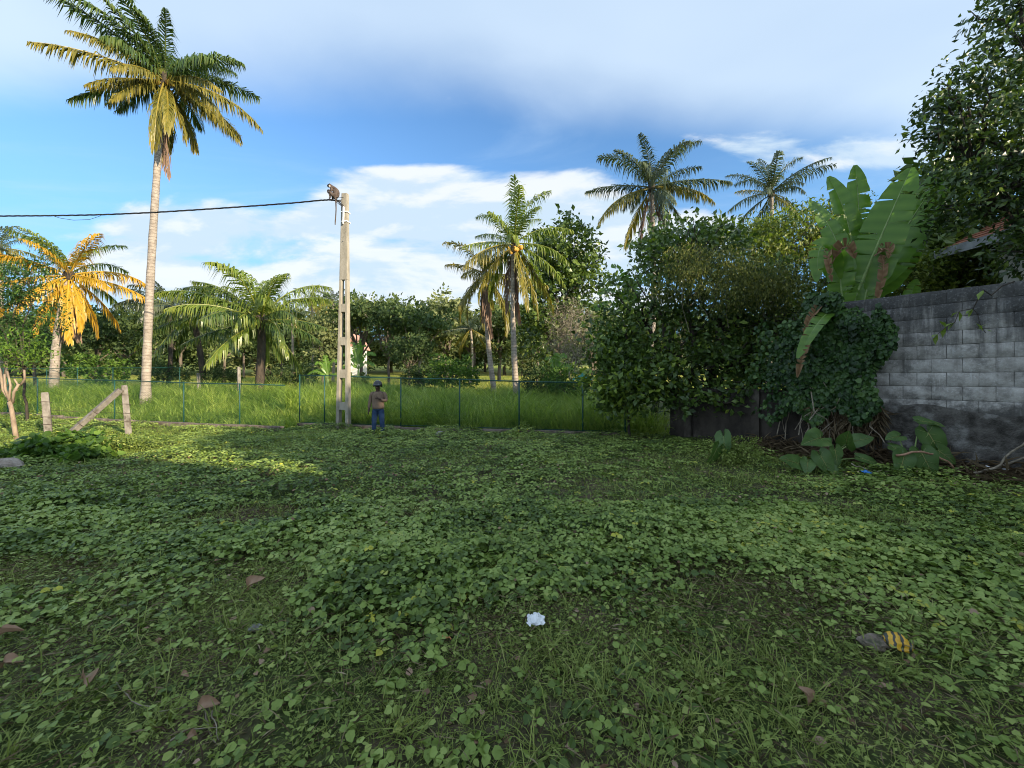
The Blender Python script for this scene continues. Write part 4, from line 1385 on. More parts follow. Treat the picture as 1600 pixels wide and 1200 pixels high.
def build_cable():
    pts_px = [(-700, 352), (-300, 347), (0, 337.5), (80, 337), (160, 335.5), (240, 332), (320, 327), (400, 321.5), (460, 317), (500, 313), (517, 312), (528, 314), (535, 322), (537.5, 328)]
    x = np.array([p[0] for p in pts_px], float)
    y = np.array([p[1] for p in pts_px], float)
    xs = np.concatenate([np.linspace(-700, 500, 300), np.linspace(502, 537.5, 24)])
    ys = np.interp(xs, x, y)
    kk = np.ones(13) / 13
    ysm = np.convolve(np.pad(ys, 6, 'edge'), kk, 'valid')
    ys = np.where(xs < 480, ysm, ys)
    yy = PY_ - .13
    P = np.stack([(xs - 800) / F * yy, np.full(len(xs), yy), CAMZ - (ys - HOR) / F * yy], -1)
    root = thing('power_cable', 'black twisted overhead cable running from the pole top to the left', 'cable', P[-1])
    for ph in (0, 2.1, 4.2):
        s = np.arange(len(xs)) * .6 + ph
        q = P + np.stack([np.zeros_like(s), np.cos(s) * .014, np.sin(s) * .014], -1)
        MB().tube(q, .0155, 5).build('strand', black_m, root, True)
    tw = thing('loose_wire', 'thin loose wire looping just under the overhead cable', 'wire', at(120, 340, 14.2))
    q = np.array([at(85, 338, 14.2), at(95, 341, 14.2), at(115, 344, 14.2), at(140, 343, 14.2), at(158, 337, 14.2)])
    MB().tube(q, .008, 4).build('strand', black_m, tw)
    for i, (a, b, c) in enumerate((((524, 309), (531, 308), (537, 309)), ((524, 311), (531, 314), (537, 322)), ((526, 316), (531, 320), (536, 323)))):
        q = np.array([at(*a, 14.2), at(*b, 14.2), at(*c, 14.25)])
        MB().tube(q, .010, 4).build('strand', black_m, root)


build_cable()


# ================================================================== SKINNED FIGURES
def skin(name, chains, m, parent, subdiv=2, root=0):
    """chains: list of [(point, radius), ...]; chains that start at the same point share it."""
    vs, rs, es, key = [], [], [], {}
    starts = []

    def vid(p, r):
        kx = tuple(round(float(c), 4) for c in p)
        if kx not in key:
            key[kx] = len(vs)
            vs.append(kx)
            rs.append(r)
        return key[kx]
    linked = []
    for ch in chains:
        fresh = tuple(round(float(c), 4) for c in ch[0][0]) not in key
        ids = [vid(p, r) for p, r in ch]
        if fresh:
            linked.append(ids[0])
        es += list(zip(ids[:-1], ids[1:]))
    me = bpy.data.meshes.new(name)
    me.from_pydata(vs, es, [])
    o = bpy.data.objects.new(name, me)
    reg(o, parent)
    o.modifiers.new('skin', 'SKIN').use_smooth_shade = True
    ld = me.skin_vertices[0].data
    for i, r in enumerate(rs):
        ld[i].radius = (r, r) if not hasattr(r, '__len__') else r
        ld[i].use_root = i in linked
    sb = o.modifiers.new('smooth', 'SUBSURF')
    sb.levels = sb.render_levels = subdiv
    me.materials.append(m)
    return o


def build_man():
    bx, by = (591 - 800) / F * 12.8, 12.8
    bz = float(gz(bx, by)) - .01
    root = thing('person', 'man in black helmet, tan jersey and blue jeans standing by the fence', 'person', (bx, by, bz))
    sc = .985

    def p(x, y, z):
        return (bx + x * sc, by + y * sc, bz + z * sc)
    pel, bel, chs, nck, hd0, hd1 = p(0, 0, .93), p(0, -.01, 1.08), p(0, .0, 1.30), p(0, -.02, 1.46), p(0, -.05, 1.54), p(0, -.08, 1.64)
    body = [[(pel, .13), (bel, .125), (chs, .135), (nck, .055), (hd0, .075), (hd1, .088)]]
    for s in (-1, 1):
        body.append([(pel, .13), (p(.10 * s, 0, .84), .085), (p(.125 * s, -.02, .48), .055), (p(.14 * s, .01, .10), .036), (p(.15 * s, -.13, .035), .034)])
    # image-left arm hangs, image-right arm holds its hand before the chest
    wr = p(-.285, -.05, .86)
    body.append([(chs, .135), (p(-.185, 0, 1.38), .062), (p(-.255, .02, 1.12), .043), (wr, .028), (p(-.285, -.07, .80), .036), (p(-.283, -.085, .755), .024)])
    wl = p(.115, -.24, 1.20)
    body.append([(chs, .135), (p(.185, 0, 1.38), .062), (p(.265, -.02, 1.13), .043), (wl, .028), (p(.06, -.27, 1.225), .035), (p(.03, -.28, 1.24), .024)])
    body.append([(p(0, -.16, 1.60), .014), (p(0, -.178, 1.592), .011)])            # nose
    for i in range(4):                                                              # fingers
        dx = (i - 1.5) * .012
        ln = (.9, 1.05, 1.0, .8)[i]
        body.append([(p(-.285, -.075 + dx, .775), .0095), (p(-.288, -.085 + dx, .73), .009), (p(-.282, -.095 + dx, .73 - .04 * ln), .0075)])
        body.append([(p(.045, -.275, 1.215 + dx), .0095), (p(.005, -.295, 1.225 + dx), .009), (p(.012, -.325, 1.222 + dx), .0075)])
    body.append([(p(-.28, -.09, .815), .012), (p(-.268, -.115, .785), .010), (p(-.265, -.12, .758), .008)])
    body.append([(p(.075, -.28, 1.245), .012), (p(.05, -.30, 1.27), .010), (p(.025, -.315, 1.275), .008)])
    skin('body', body, skin_m, root)
    for s in (-1, 1):
        MB().ball(p(.032 * s, -.155, 1.622), (.012, .007, .008), seg=8, rings=6).build('eye', face_m, root, True)
    MB().ball(p(0, -.158, 1.560), (.026, .008, .007), seg=8, rings=6).build('mouth', ribb_m, root, True)
    # jersey: torso and sleeves, hem over the hips
    jr = MB()
    zs = [.85, .92, 1.02, 1.12, 1.22, 1.32, 1.39, 1.43, 1.465]
    xr = [.205, .210, .200, .194, .196, .200, .170, .105, .074]
    jr.tube(np.array([p(0, -.01, z) for z in zs]), np.array(xr) * sc, 18, squash=.74)
    for pts, rr_ in (([(-.125, 0, 1.385), (-.205, 0, 1.36), (-.245, .015, 1.24), (-.268, .02, 1.11), (-.285, -.02, .98), (-.288, -.05, .875)], (.07, .080, .070, .060, .052, .046)),
                     ([(.125, 0, 1.385), (.205, 0, 1.36), (.245, .0, 1.24), (.275, -.02, 1.12), (.22, -.13, 1.15), (.135, -.225, 1.195)], (.07, .080, .070, .062, .054, .044))):
        jr.tube(np.array([p(*q_) for q_ in pts]), np.array(rr_) * sc, 12)
    jo = jr.build('jersey', shirt_m, root, True)
    jn = MB()
    jn.tube(np.array([p(0, 0, z) for z in (.80, .86, .92, .97)]), np.array([.150, .172, .172, .166]) * sc, 16, squash=.76)
    for s in (-1, 1):
        jn.tube(np.array([p(*q_) for q_ in ((.075 * s, 0, .88), (.095 * s, 0, .78), (.112 * s, -.01, .62), (.127 * s, -.02, .48), (.137 * s, .0, .30), (.143 * s, .005, .16), (.146 * s, 0, .07))]),
                np.array([.088, .100, .092, .078, .070, .068, .074]) * sc, 14)
    jn.build('jeans', denim_m, root, True)
    for o_ in (jo,):
        sb_ = o_.modifiers.new('smooth', 'SUBSURF')
        sb_.levels = sb_.render_levels = 1
    for s in (-1, 1):
        skin('shoe', [[(p(.148 * s, .05, .04), .045), (p(.15 * s, -.08, .04), .048), (p(.155 * s, -.18, .03), .034)]], shoe_m, root)
    hm = MB()
    c = np.array(p(0, -.055, 1.655))
    th = np.linspace(0, 1.72, 9)
    ph = np.arange(20) * 2 * math.pi / 20
    tilt = Matrix.Rotation(R(16), 3, 'X')
    v = []
    for r_, off in ((1.0, 0), (.90, 0)):
        for a in th:
            for b in ph:
                q = Vector((.138 * r_ * math.sin(a) * math.cos(b), .158 * r_ * math.sin(a) * math.sin(b), .140 * r_ * math.cos(a)))
                if a > 1.3 and not (math.sin(b) < -.45):
                    q.z -= .05 * (a - 1.3) / .42
                v.append(c + np.array(tilt @ q))
    n1_, n2_ = 9, 20
    fs = []
    for o_, flip in ((0, 0), (n1_ * n2_, 1)):
        for i in range(n1_ - 1):
            for j in range(n2_):
                q = [o_ + i * n2_ + j, o_ + (i + 1) * n2_ + j, o_ + (i + 1) * n2_ + (j + 1) % n2_, o_ + i * n2_ + (j + 1) % n2_]
                fs.append(q[::-1] if flip else q)
    for j in range(n2_):
        a, b = (n1_ - 1) * n2_ + j, (n1_ - 1) * n2_ + (j + 1) % n2_
        fs.append([a, a + n1_ * n2_, b + n1_ * n2_, b])
    hm.add(np.array(v), [np.array(fs)])
    hel = hm.build('helmet', helm_m, root, True)
    vm = []
    for i, a in enumerate((1.12, 1.32, 1.52, 1.62)):
        for b in np.linspace(-2.45, -.69, 10):
            q = Vector((.146 * math.sin(a) * math.cos(b), .168 * math.sin(a) * math.sin(b), .146 * math.cos(a)))
            vm.append(c + np.array(tilt @ q))
    q = [[i * 10 + j, i * 10 + j + 1, (i + 1) * 10 + j + 1, (i + 1) * 10 + j] for i in range(3) for j in range(9)]
    MB().add(np.array(vm), [np.array(q)]).build('visor', visor_m, hel, True).modifiers.new('thick', 'SOLIDIFY').thickness = .004


build_man()


def build_monkey():
    D = 14.27
    P = lambda x, y, dy=0.0: tuple(at(x, y, D) + [0, dy, 0])
    root = thing('grey_monkey', 'grey brown monkey sitting hunched on the cable with its tail hanging', 'monkey', at(521, 312, D))
    ch = []
    pel = P(523.6, 307.5)
    b1, b2, b3, nk = P(526.0, 302.5), P(525.2, 298), P(521.5, 294.2), P(518, 292)
    ch.append([(pel, .105), (b1, .125), (b2, .125), (b3, .105), (nk, .065), (P(515.6, 290.2), .078), (P(514.4, 289.6), .066), (P(512.8, 291.2), .040)])
    for s in (-1, 1):
        dy = .10 * s
        ch.append([(b3, .105), (P(519.5, 296, dy), .052), (P(520.5, 301, dy * 1.2), .038), (P(516.3, 299.2, dy), .030), (P(513.8, 298.2, dy * .7), .024), (P(512.9, 300.3, dy * .6), .022), (P(514.2, 303.5, dy * .6), .020)])
        ch.append([(pel, .105), (P(521.0, 306.5, dy), .070), (P(516.6, 301.5, dy * 1.3), .052), (P(517.6, 306.5, dy * 1.1), .036), (P(518.0, 310.8, dy), .028), (P(515.6, 311.8, dy * .9), .022)])
    ch.append([(pel, .105), (P(525.2, 311.5, -.04), .032), (P(526.0, 318, -.06), .024), (P(526.3, 328, -.06), .021), (P(525.8, 338, -.06), .020), (P(525.0, 347, -.06), .021), (P(524.8, 352.5, -.06), .016)])
    skin('body', ch, fur_m, root)
    rf = MB()
    for a in np.linspace(-1.6, 2.2, 12):
        p0 = np.array(P(516.4, 290.6))
        rf.ball(p0 + np.array([.02 + .03 * math.sin(a * 2), .072 * math.sin(a * 1.2), -.06 + .035 * math.cos(a)]), (.036, .03, .04), seg=6, rings=5)
    rf.build('ruff', pfur_m, root, True)
    MB().ball(P(513.2, 290.4), (.045, .05, .055), seg=10, rings=8).build('face', face_m, root, True)
    for s in (-1, 1):
        MB().ball(P(515.8, 288.6, .07 * s), (.016, .012, .02), seg=6, rings=5).build('ear', face_m, root, True)
    MB().ball(P(516.5, 312.2), (.13, .035, .03), seg=8, rings=6).build('foot', face_m, root, True)


build_monkey()


# ================================================================== FENCES
def fence(label, pts, zb, zt, posts, bottom=True, end_rail=True, mesh=.085, rr=.019, pr=.024, group='green chain link fences'):
    """pts: two ground points; zb, zt: (z at first, z at second) of the mesh's bottom and top."""
    a, b = np.array(pts[0], float), np.array(pts[1], float)
    root = thing('chain_link_fence', label, 'fence', (*(a + b) / 2, min(zb)), group)
    q = lambda t, h: np.array([*(a + (b - a) * t), (zb[0] + (zb[1] - zb[0]) * t) * (1 - h) + (zt[0] + (zt[1] - zt[0]) * t) * h])
    MB().tube(np.array([q(t, 1) for t in np.linspace(0, 1, 9)]) + np.array([[0, 0, .012 * math.sin(i * 1.9)] for i in range(9)]), rr, 8).build('top_rail', green_m, root, True)
    if bottom:
        MB().tube(np.array([q(0, .02), q(.5, .018), q(1, .02)]), .012, 6).build('bottom_wire', green_m, root, True)
    for t in posts:
        e = q(t, 1) + [0, 0, .03]
        MB().tube(np.array([q(t, 0) - [0, 0, .3], q(t, .5), e]), pr, 8).build('post', green_m, root, True)
    L = np.linalg.norm(b - a)
    H = (zt[0] - zb[0] + zt[1] - zb[1]) / 2
    st = mesh / L
    dt = H / L
    wm_ = MB()
    t0 = -dt
    while t0 < 1:
        for sg in (1, -1):
            ta, tb, ha, hb = t0, t0 + dt, (0, 1)[sg < 0], (1, 0)[sg < 0]
            if ta < 0:
                fa = (0 - ta) / dt
                ha, ta = ha + (hb - ha) * fa, 0
            if tb > 1:
                fb = (1 - ta) / max(tb - ta, 1e-6)
                hb, tb = ha + (hb - ha) * fb, 1
            if tb - ta > 1e-4:
                wm_.tube(np.array([q(ta, ha), q(tb, hb)]), .0017, 3, cap=False)
        t0 += st
    tag(wm_.build('wire_mesh', green_m, root), kind='stuff')
    return root


fence('green chain link fence behind the concrete pole and the man', ((-8.0, 15.0), (3.6, 12.45)), (-.02, -.02), (1.79, 1.50), (0, .09, .35, .535, .71, .885, .995))
fence('green chain link fence along the left lawn in front of the tall palm', ((-23.0, 18.0), (-8.05, 14.1)), (-.05, -.08), (1.72, 1.42), (.02, .15, .455, .695, .87))
fence('paler green fence standing farther back at the left', ((-36, 26.0), (-20.8, 25.0)), (.35, .4), (2.25, 2.35), (0, .2, .4, .54, .70, .85, .995), mesh=.12)


def kerb():
    for lb, a, b in (('low rough concrete kerb under the fence behind the pole', (-8.0, 14.93), (3.6, 12.38)), ('low rough kerb under the left fence', (-23.0, 17.93), (-8.1, 14.0))):
        a, b = np.array(a), np.array(b)
        L = np.linalg.norm(b - a)
        d = (b - a) / L
        root = thing('kerb', lb, 'kerb', (*(a + b) / 2, -.2), 'kerbs under the fences')
        rng = np.random.default_rng(int(L * 10))
        t = 0.0
        while t < L - .3:
            ln = min(1.1 + rng.random() * .5, L - t)
            c = a + d * (t + ln / 2)
            h = .20 + (rng.random() - .5) * .03
            MB().box((c[0], c[1], float(gz(*c)) + h / 2 - .06), (ln - .02, .20, h), math.atan2(d[1], d[0]) + (rng.random() - .5) * .01).build('stone', kerb_m, root)
            t += ln


kerb()


def old_posts():
    def sq(name, label, p0, p1, r, wraps, cat='post', grp='old concrete fence posts'):
        root = thing(name, label, cat, p0, grp)
        pts = np.array([np.asarray(p0) + (np.asarray(p1) - np.asarray(p0)) * t for t in (0, .3, .7, .96, 1)])
        o = MB().tube(pts, [r, r * .98, r * .96, r * .94, r * .8], 4).build('shaft', post_m, root)
        bv = o.modifiers.new('bevel', 'BEVEL')
        bv.width, bv.segments = .012, 2
        for t in wraps:
            p = np.asarray(p0) + (np.asarray(p1) - np.asarray(p0)) * t
            ax = nrmz(np.asarray(p1) - np.asarray(p0))
            s1 = nrmz(np.cross(ax, [0, 1, .1]))
            s2 = np.cross(ax, s1)
            ring = np.array([p + (s1 * math.cos(a) + s2 * math.sin(a)) * r * 1.04 + ax * .03 * math.sin(a) for a in np.linspace(0, 2 * math.pi, 13)])
            MB().tube(ring, .006, 4).build('wire_wrap', wire_m, root)
        return root
    D = 12.6
    sq('fence_post', 'upright old concrete post standing alone by the left fence', on(77, D, -.2), at(70, 613, D), .125, (.35, .5, .8))
    sq('fence_post', 'old post with wire wraps holding up the slanting brace', on(202, D, -.2), at(194, 602, D), .115, (.35, .5, .66, .82))
    sq('post_brace', 'slanting old concrete brace leaning against the wired post', at(100, 686, D - .5) - [0, 0, .0], at(188, 609, D - .16), .105, (.3, .55), 'brace')
    w_ = thing('barbed_wire', 'rusty wire strands strung between the two old posts', 'wire', on(140, D))
    for y0, y1 in ((640, 644), (660, 664)):
        MB().tube(np.array([at(70, y0, D), at(130, (y0 + y1) / 2 + 2, D), at(197, y1, D)]), .005, 4).build('strand', wire_m, w_)
    sq('fence_post', 'pale thin post in the grass before the wide low palm', on(374, 22, -.2), at(373, 573, 22), .11, ())
    sq('fence_post', 'weathered grey post in the grass left of the pale thin one', on(311, 23, -.2), at(310, 583, 23), .12, ())


old_posts()


# ================================================================== SMALL THINGS
def rock(name, label, c, r, m, seed, cat='stone', group=None):
    root_o = MB().ball(c, r, seg=12, rings=9, jit=.22, seed=seed).build(name, m, None, False)
    return tag(root_o, label, cat, group)


tag(MB().ball(on(8, 7.9, .08), (.36, .20, .16), seg=9, rings=6, jit=.35, seed=12).build('stone_slab', slab_m), 'broken pale stone slab lying at the left edge', 'slab')
tag(MB().frustum([on(694, 15.6, -.1), on(730, 15.6, -.1), on(728, 16.1, -.1), on(697, 16.1, -.1)], [on(697, 15.75, .42), on(728, 15.7, .46), on(727, 16.0, .46), on(699, 16.05, .42)]).build('concrete_block', stone_m),
    'grey concrete block in the tall grass behind the fence', 'block')
rock('stone', 'rounded grey stone on the vines near the kerb', on(688, 12.6, .05), (.16, .12, .10), stone_m, 4)
rock('stone', 'grey rounded stone beside the yellow striped wrapper', on(1368, 2.50, .05), (.10, .06, .04), dstone_m, 6)
rock('stone', 'small flat grey stone in the turf at lower left', on(398, 2.75, .02), (.05, .04, .02), stone_m, 9)


def crumpled(name, label, c, size, m, seed, cat, n=9, amp=.5, lift=.6):
    rng = np.random.default_rng(seed)
    v = []
    for i in range(n):
        for j in range(n):
            x, y = i / (n - 1) - .5, j / (n - 1) - .5
            rr = math.hypot(x, y)
            v.append([x * (1 - .3 * rng.random()), y * (1 - .3 * rng.random()), (rng.random() - .5) * amp * .5 + lift * max(0, .45 - rr)])
    v = np.array(v) * size + np.asarray(c)
    q = [[i * n + j, (i + 1) * n + j, (i + 1) * n + j + 1, i * n + j + 1] for i in range(n - 1) for j in range(n - 1)]
    o = MB().add(v, [np.array(q)], 0, .5).build(name, m)
    o.modifiers.new('thick', 'SOLIDIFY').thickness = .0015
    return tag(o, label, cat)


crumpled('plastic_bag', 'crumpled white plastic scrap lying in the dry grass', on(837, 2.74, .07), .135, litter_m, 2, 'litter', 9, .45, .7)
crumpled('plastic_scrap', 'tiny white plastic scrap half hidden in the vines', on(453, 4.62, .10), .06, litter_m, 3, 'litter', 6)
crumpled('plastic_scrap', 'blue plastic scrap among leaves before the taro clump', on(1353, 6.7, .18), .13, bluep_m, 4, 'litter', 6)
crumpled('plastic_scrap', 'dirty white plastic scrap under the sticks by the wall', on(1542, 7.0, .20), .16, litter_m, 5, 'litter', 7)
crumpled('plastic_scrap', 'smaller white scrap under the crossed sticks at the right edge', on(1568, 7.0, .18), .11, litter_m, 6, 'litter', 6)
crumpled('tarp', 'teal sheet lying over rubble at the edge of the thicket', at(912, 592, 17.2), .9, teal_m, 7, 'tarp', 10, .3, .6)


def striped_wrapper():
    m, q = mat('yellow_black_print')
    co = q.add('ShaderNodeTexCoord').outputs['Object']
    s = q.add('ShaderNodeSeparateXYZ')
    q.put(s.inputs[0], co)
    wob = q.noise(co, 16.0, 3.0)
    bands = q.m('SINE', q.m('ADD', q.m('MULTIPLY', q.m('ADD', s.outputs[0], q.m('MULTIPLY', s.outputs[2], .5)), 150.0), q.m('MULTIPLY', wob, 7.0)))
    p = q.add('ShaderNodeBsdfPrincipled')
    q.put(p.inputs['Base Color'], q.mix(q.step(bands, .25, .45), (.58, .33, .02), (.04, .042, .03)))
    p.inputs['Roughness'].default_value = .35
    finish(q, p.outputs[0])
    n = 13
    v, rg = [], np.random.default_rng(2)
    for i in range(n):
        for j in range(n):
            a, b = (i / (n - 1) - .5) * 2, (j / (n - 1) - .5) * 2
            ex = .075 * a * math.sqrt(max(0, 1 - b * b * .5)), .055 * b * math.sqrt(max(0, 1 - a * a * .5))
            v.append([ex[0], ex[1], .042 * (1 - .55 * a * a - .45 * b * b) + (rg.random() - .5) * .016])
    qd = [[i * n + j, (i + 1) * n + j, (i + 1) * n + j + 1, i * n + j + 1] for i in range(n - 1) for j in range(n - 1)]
    o = MB().add(np.array(v), [np.array(qd)]).build('wrapper', m, None, True)
    o.location = Vector([float(c) for c in on(1401, 2.46, .075)])
    o.rotation_euler = (R(42), R(14), R(-22))
    o.modifiers.new('thick', 'SOLIDIFY').thickness = .003
    tag(o, 'curved yellow wrapper with black stripes in the weeds at lower right', 'wrapper')


striped_wrapper()


def dead_leaf(label, px, py_y, size, rot, seed, tall=.03):
    rng = np.random.default_rng(seed)
    c = on(px, py_y, tall)
    n, k_ = 9, 5
    v, tn = [], []
    for i in range(n):
        t = i / (n - 1)
        hw = .34 * math.sin(math.pi * min(1, t * .92 + .06)) ** .8
        for j in range(k_):
            s = j / (k_ - 1) * 2 - 1
            v.append([t - .5, hw * s, .55 * hw * s * s * 2 + .22 * math.sin(t * 4.2) + (rng.random() - .5) * .10])
            tn.append(.45 + .25 * (rng.random() - .5) + .25 * (1 - abs(s)))
    q = [[i * k_ + j, (i + 1) * k_ + j, (i + 1) * k_ + j + 1, i * k_ + j + 1] for i in range(n - 1) for j in range(k_ - 1)]
    mb = MB().add(np.array(v) * size, [np.array(q)], 0, np.array(tn))
    mb.tube(np.array([[-.5, 0, .0], [-.75, .05, .02], [-1.0, .02, 0]]) * size, .012 * size * 2, 5, 0, .2)
    o = mb.build('dead_leaf', dryleaf_m, None, True)
    o.location = Vector([float(x) for x in c])
    o.rotation_euler = rot
    tag(o, label, 'leaf', 'dead brown leaves on the grass')


dead_leaf('large curled pink brown dead leaf in the vines at left', 400, 3.22, .13, (R(35), R(-40), R(20)), 1, .09)
dead_leaf('folded brown dead leaf on short grass above the crossing stalks', 325, 2.07, .095, (R(30), R(-12), R(20)), 2, .05)
dead_leaf('small brown dead leaf beside the crossing dry stalks', 300, 1.90, .055, (R(20), R(10), R(60)), 3, .03)
dead_leaf('pale brown dead leaf cluster at the lower left', 132, 2.22, .10, (R(-30), R(-10), R(-30)), 4, .05)
dead_leaf('brown dead leaf lying near the left edge', 18, 2.36, .10, (R(15), R(-20), R(10)), 5, .05)
dead_leaf('pale brown dead leaf higher up near the left edge', 14, 2.62, .13, (R(-20), R(-25), R(40)), 6, .06)
dead_leaf('tiny pale dead leaf in the middle lower left turf', 288, 2.30, .05, (R(10), R(-10), R(0)), 7, .03)
dead_leaf('small pink dead leaf in the long blades at lower right', 1257, 2.07, .085, (R(10), R(50), R(-50)), 8, .06)


def stick(name, label, pts, r, m, seed, cat='stick', group=None):
    rng = np.random.default_rng(seed)
    pts = np.array(pts, float)
    n = 10
    t = np.linspace(0, 1, len(pts))
    tt = np.linspace(0, 1, n)
    q = np.stack([np.interp(tt, t, pts[:, c]) for c in range(3)], -1)
    q[1:-1] += rng.normal(size=(n - 2, 3)) * r * .8
    o = MB().tube(q, np.linspace(r, r * .55, n), 6).build(name, m, None, True)
    return tag(o, label, cat, group)


stick('stick', 'orange brown dry stick lying on the turf left of the white scrap', [on(680, 2.60, .03), on(693, 2.62, .05), on(705, 2.60, .04)], .008, orange_m, 1)
stick('stick', 'long pale pole lying along the foot of the wall at the right', [at(1470, 752, 7.0), at(1540, 736, 6.9), at(1625, 708, 6.8)], .028, stick_m, 2)
stick('stick', 'pale stick crossing above the long pole at the right edge', [at(1545, 736, 6.9), at(1600, 690, 6.8), at(1640, 655, 6.8)], .018, stick_m, 3)
stick('stick', 'short stick lying in weeds below the long pole', [at(1530, 752, 6.5), at(1556, 762, 6.4), at(1582, 772, 6.3)], .016, stick_m, 4)
stick('bent_stalk', 'curved red brown stalk bending over in front of the dark taro', [at(1400, 712, 7.0), at(1430, 706, 6.9), at(1458, 708, 6.9), at(1480, 718, 6.85), at(1491, 732, 6.8)], .022, ribb_m, 5, 'stalk')
stick('stick', 'thin stick lying through the leaf litter under the taro clump', [at(1330, 724, 7.3), at(1365, 738, 7.1), at(1398, 736, 7.1)], .012, stick_m, 6)
stick('dry_stalk', 'upright dry stalk under the folded dead leaf', [on(320, 2.05, .05), on(326, 1.96, .02), on(338, 1.88, .02)], .0035, stick_m, 7, 'stalk')
stick('dry_stalk', 'second dry stalk hanging from the folded dead leaf', [on(332, 2.04, .05), on(336, 1.97, .03), on(342, 1.90, .02)], .0035, stick_m, 8, 'stalk')
stick('dry_stalk', 'long creeping runner left of the folded dead leaf', [on(182, 2.24, .03), on(206, 2.10, .04), on(250, 2.05, .03), on(302, 2.09, .03)], .0035, stick_m, 9, 'stalk')
stick('dry_stalk', 'pale dry runner crossing the turf at the lower left', [on(266, 1.88, .03), on(292, 1.94, .04), on(338, 1.96, .03)], .0035, stick_m, 10, 'stalk')
stick('dry_stalk', 'thin straw standing near the bottom left of the turf', [on(268, 1.75, .02), on(288, 1.83, .04)], .0025, stick_m, 11, 'stalk')


def litter_heap():
    """dry brown strands and roots heaped along the foot of the wall"""
    rng = np.random.default_rng(70)
    mb = MB()
    n = 2600
    t = 2.6 + 4.6 * rng.random(n)
    out = .08 + .9 * rng.random(n) ** 1.4
    p = W0[None] + WD[None] * t[:, None] + WN[None] * out[:, None]
    z = gz(p[:, 0], p[:, 1]) + .02 + rng.random(n) * .34 * np.clip(1 - out / 1.0, .1, 1)
    d = rng.normal(size=(n, 3)) * [1, 1, .35]
    mb.scatter(leaf2_t(.045, .02, .1), np.stack([p[:, 0], p[:, 1], z], -1), d, rng.normal(size=(n, 3)) * .4 + [0, 0, 1], .22 + .3 * rng.random(n), rng.random(n) * .75)
    n = 900
    t = 3.9 + 1.2 * rng.random(n)
    out = .10 + .3 * rng.random(n)
    p = W0[None] + WD[None] * t[:, None] + WN[None] * out[:, None]
    z = .45 + .75 * rng.random(n)
    mb.scatter(leaf2_t(.05, .02, .1), np.stack([p[:, 0], p[:, 1], z], -1), rng.normal(size=(n, 3)) * .5 + [0, 0, -1], np.array([WN[0], WN[1], .2]) + rng.normal(size=(n, 3)) * .4, .18 + .22 * rng.random(n), rng.random(n) * .8)
    tag(mb.build('dry_litter', straw_m), 'brown dry leaf litter and roots at the foot of the wall', 'litter', kind='stuff')


litter_heap()


def far_house():
    b = on(553, 72)
    h = thing('far_house', 'tiny far house with pinkish gable beside the concrete pole', 'house', b)
    z0 = b[2]
    x, y = b[0], b[1]
    zt = at(553, 541, 72)[2]
    MB().box((x, y + 2, (z0 + zt) / 2), (2.2, 3, zt - z0)).build('wall', hwall_m, h)
    a = [(x - 1.1, y + .48, zt), (x + 1.1, y + .48, zt), (x, y + .48, zt + 1.9)]
    MB().add(np.array(a + [(p[0], p[1] + 3.0, p[2]) for p in a]), [np.array([[0, 1, 2], [5, 4, 3]]), np.array([[0, 3, 4, 1], [1, 4, 5, 2], [2, 5, 3, 0]])]).build('gable', pink_m, h)
    for s in (-1, 1):
        MB().frustum([(x + s * 1.4, y - .4, zt - .55), (x, y - .4, zt + 2.05), (x, y + 4.4, zt + 2.05), (x + s * 1.4, y + 4.4, zt - .55)],
                     [(x + s * 1.4, y - .4, zt - .40), (x, y - .4, zt + 2.2), (x, y + 4.4, zt + 2.2), (x + s * 1.4, y + 4.4, zt - .40)]).build('roof', pink_m, h)
    MB().box((x + .1, y + .45, zt + .6), (.5, .1, .7)).build('window', glass_m, h)


far_house()


# ================================================================== GROUND COVER
def keep_out(x, y):
    """true in front of the wall line (yard side)"""
    d = (x - W0[0]) * WN[0] + (y - W0[1]) * WN[1]
    return d > .12


def fence_y(x):
    return np.where(x > -8.02, 15.0 + (x + 8.0) * (12.45 - 15.0) / 11.6, 14.1 + (x + 8.05) * (18 - 14.1) / (-23 + 8.05))


def vine_density(x, y):
    d = .0 + 1.25 * vn(x, y, 1.3, 21) + .6 * (vn(x, y, .45, 22) - .5)
    d = d * np.interp(y + .5 * (vn(x, y, 1.2, 29) - .5), [1.6, 2.4, 3.0, 3.8, 16], [.10, .16, .52, 1.0, 1.0])
    # worn, browner patches: lower right of the middle, and by the left edge
    d = d - .5 * np.exp(-((x - 1.9) / .9) ** 2 - ((y - 3.35) / .55) ** 2) - .8 * np.exp(-((x + 4.4) / 1.0) ** 2 - ((y - 3.6) / .35) ** 2)
    d = d - .7 * np.exp(-((x + 2.2) / 1.3) ** 2 - ((y - 5.0) / .5) ** 2)
    d = d - 1.2 * np.exp(-((x - .2) / .45) ** 2 - ((y - 2.75) / .28) ** 2)
    return np.clip(d, 0, 1.2)


def vine_height(x, y):
    return np.clip(.06 + .17 * vn(x, y, .9, 24) ** 1.3 * np.clip((y - 2) / 2, .2, 1) + .05 * (vn(x, y, .4, 25) - .5), .03, .4)


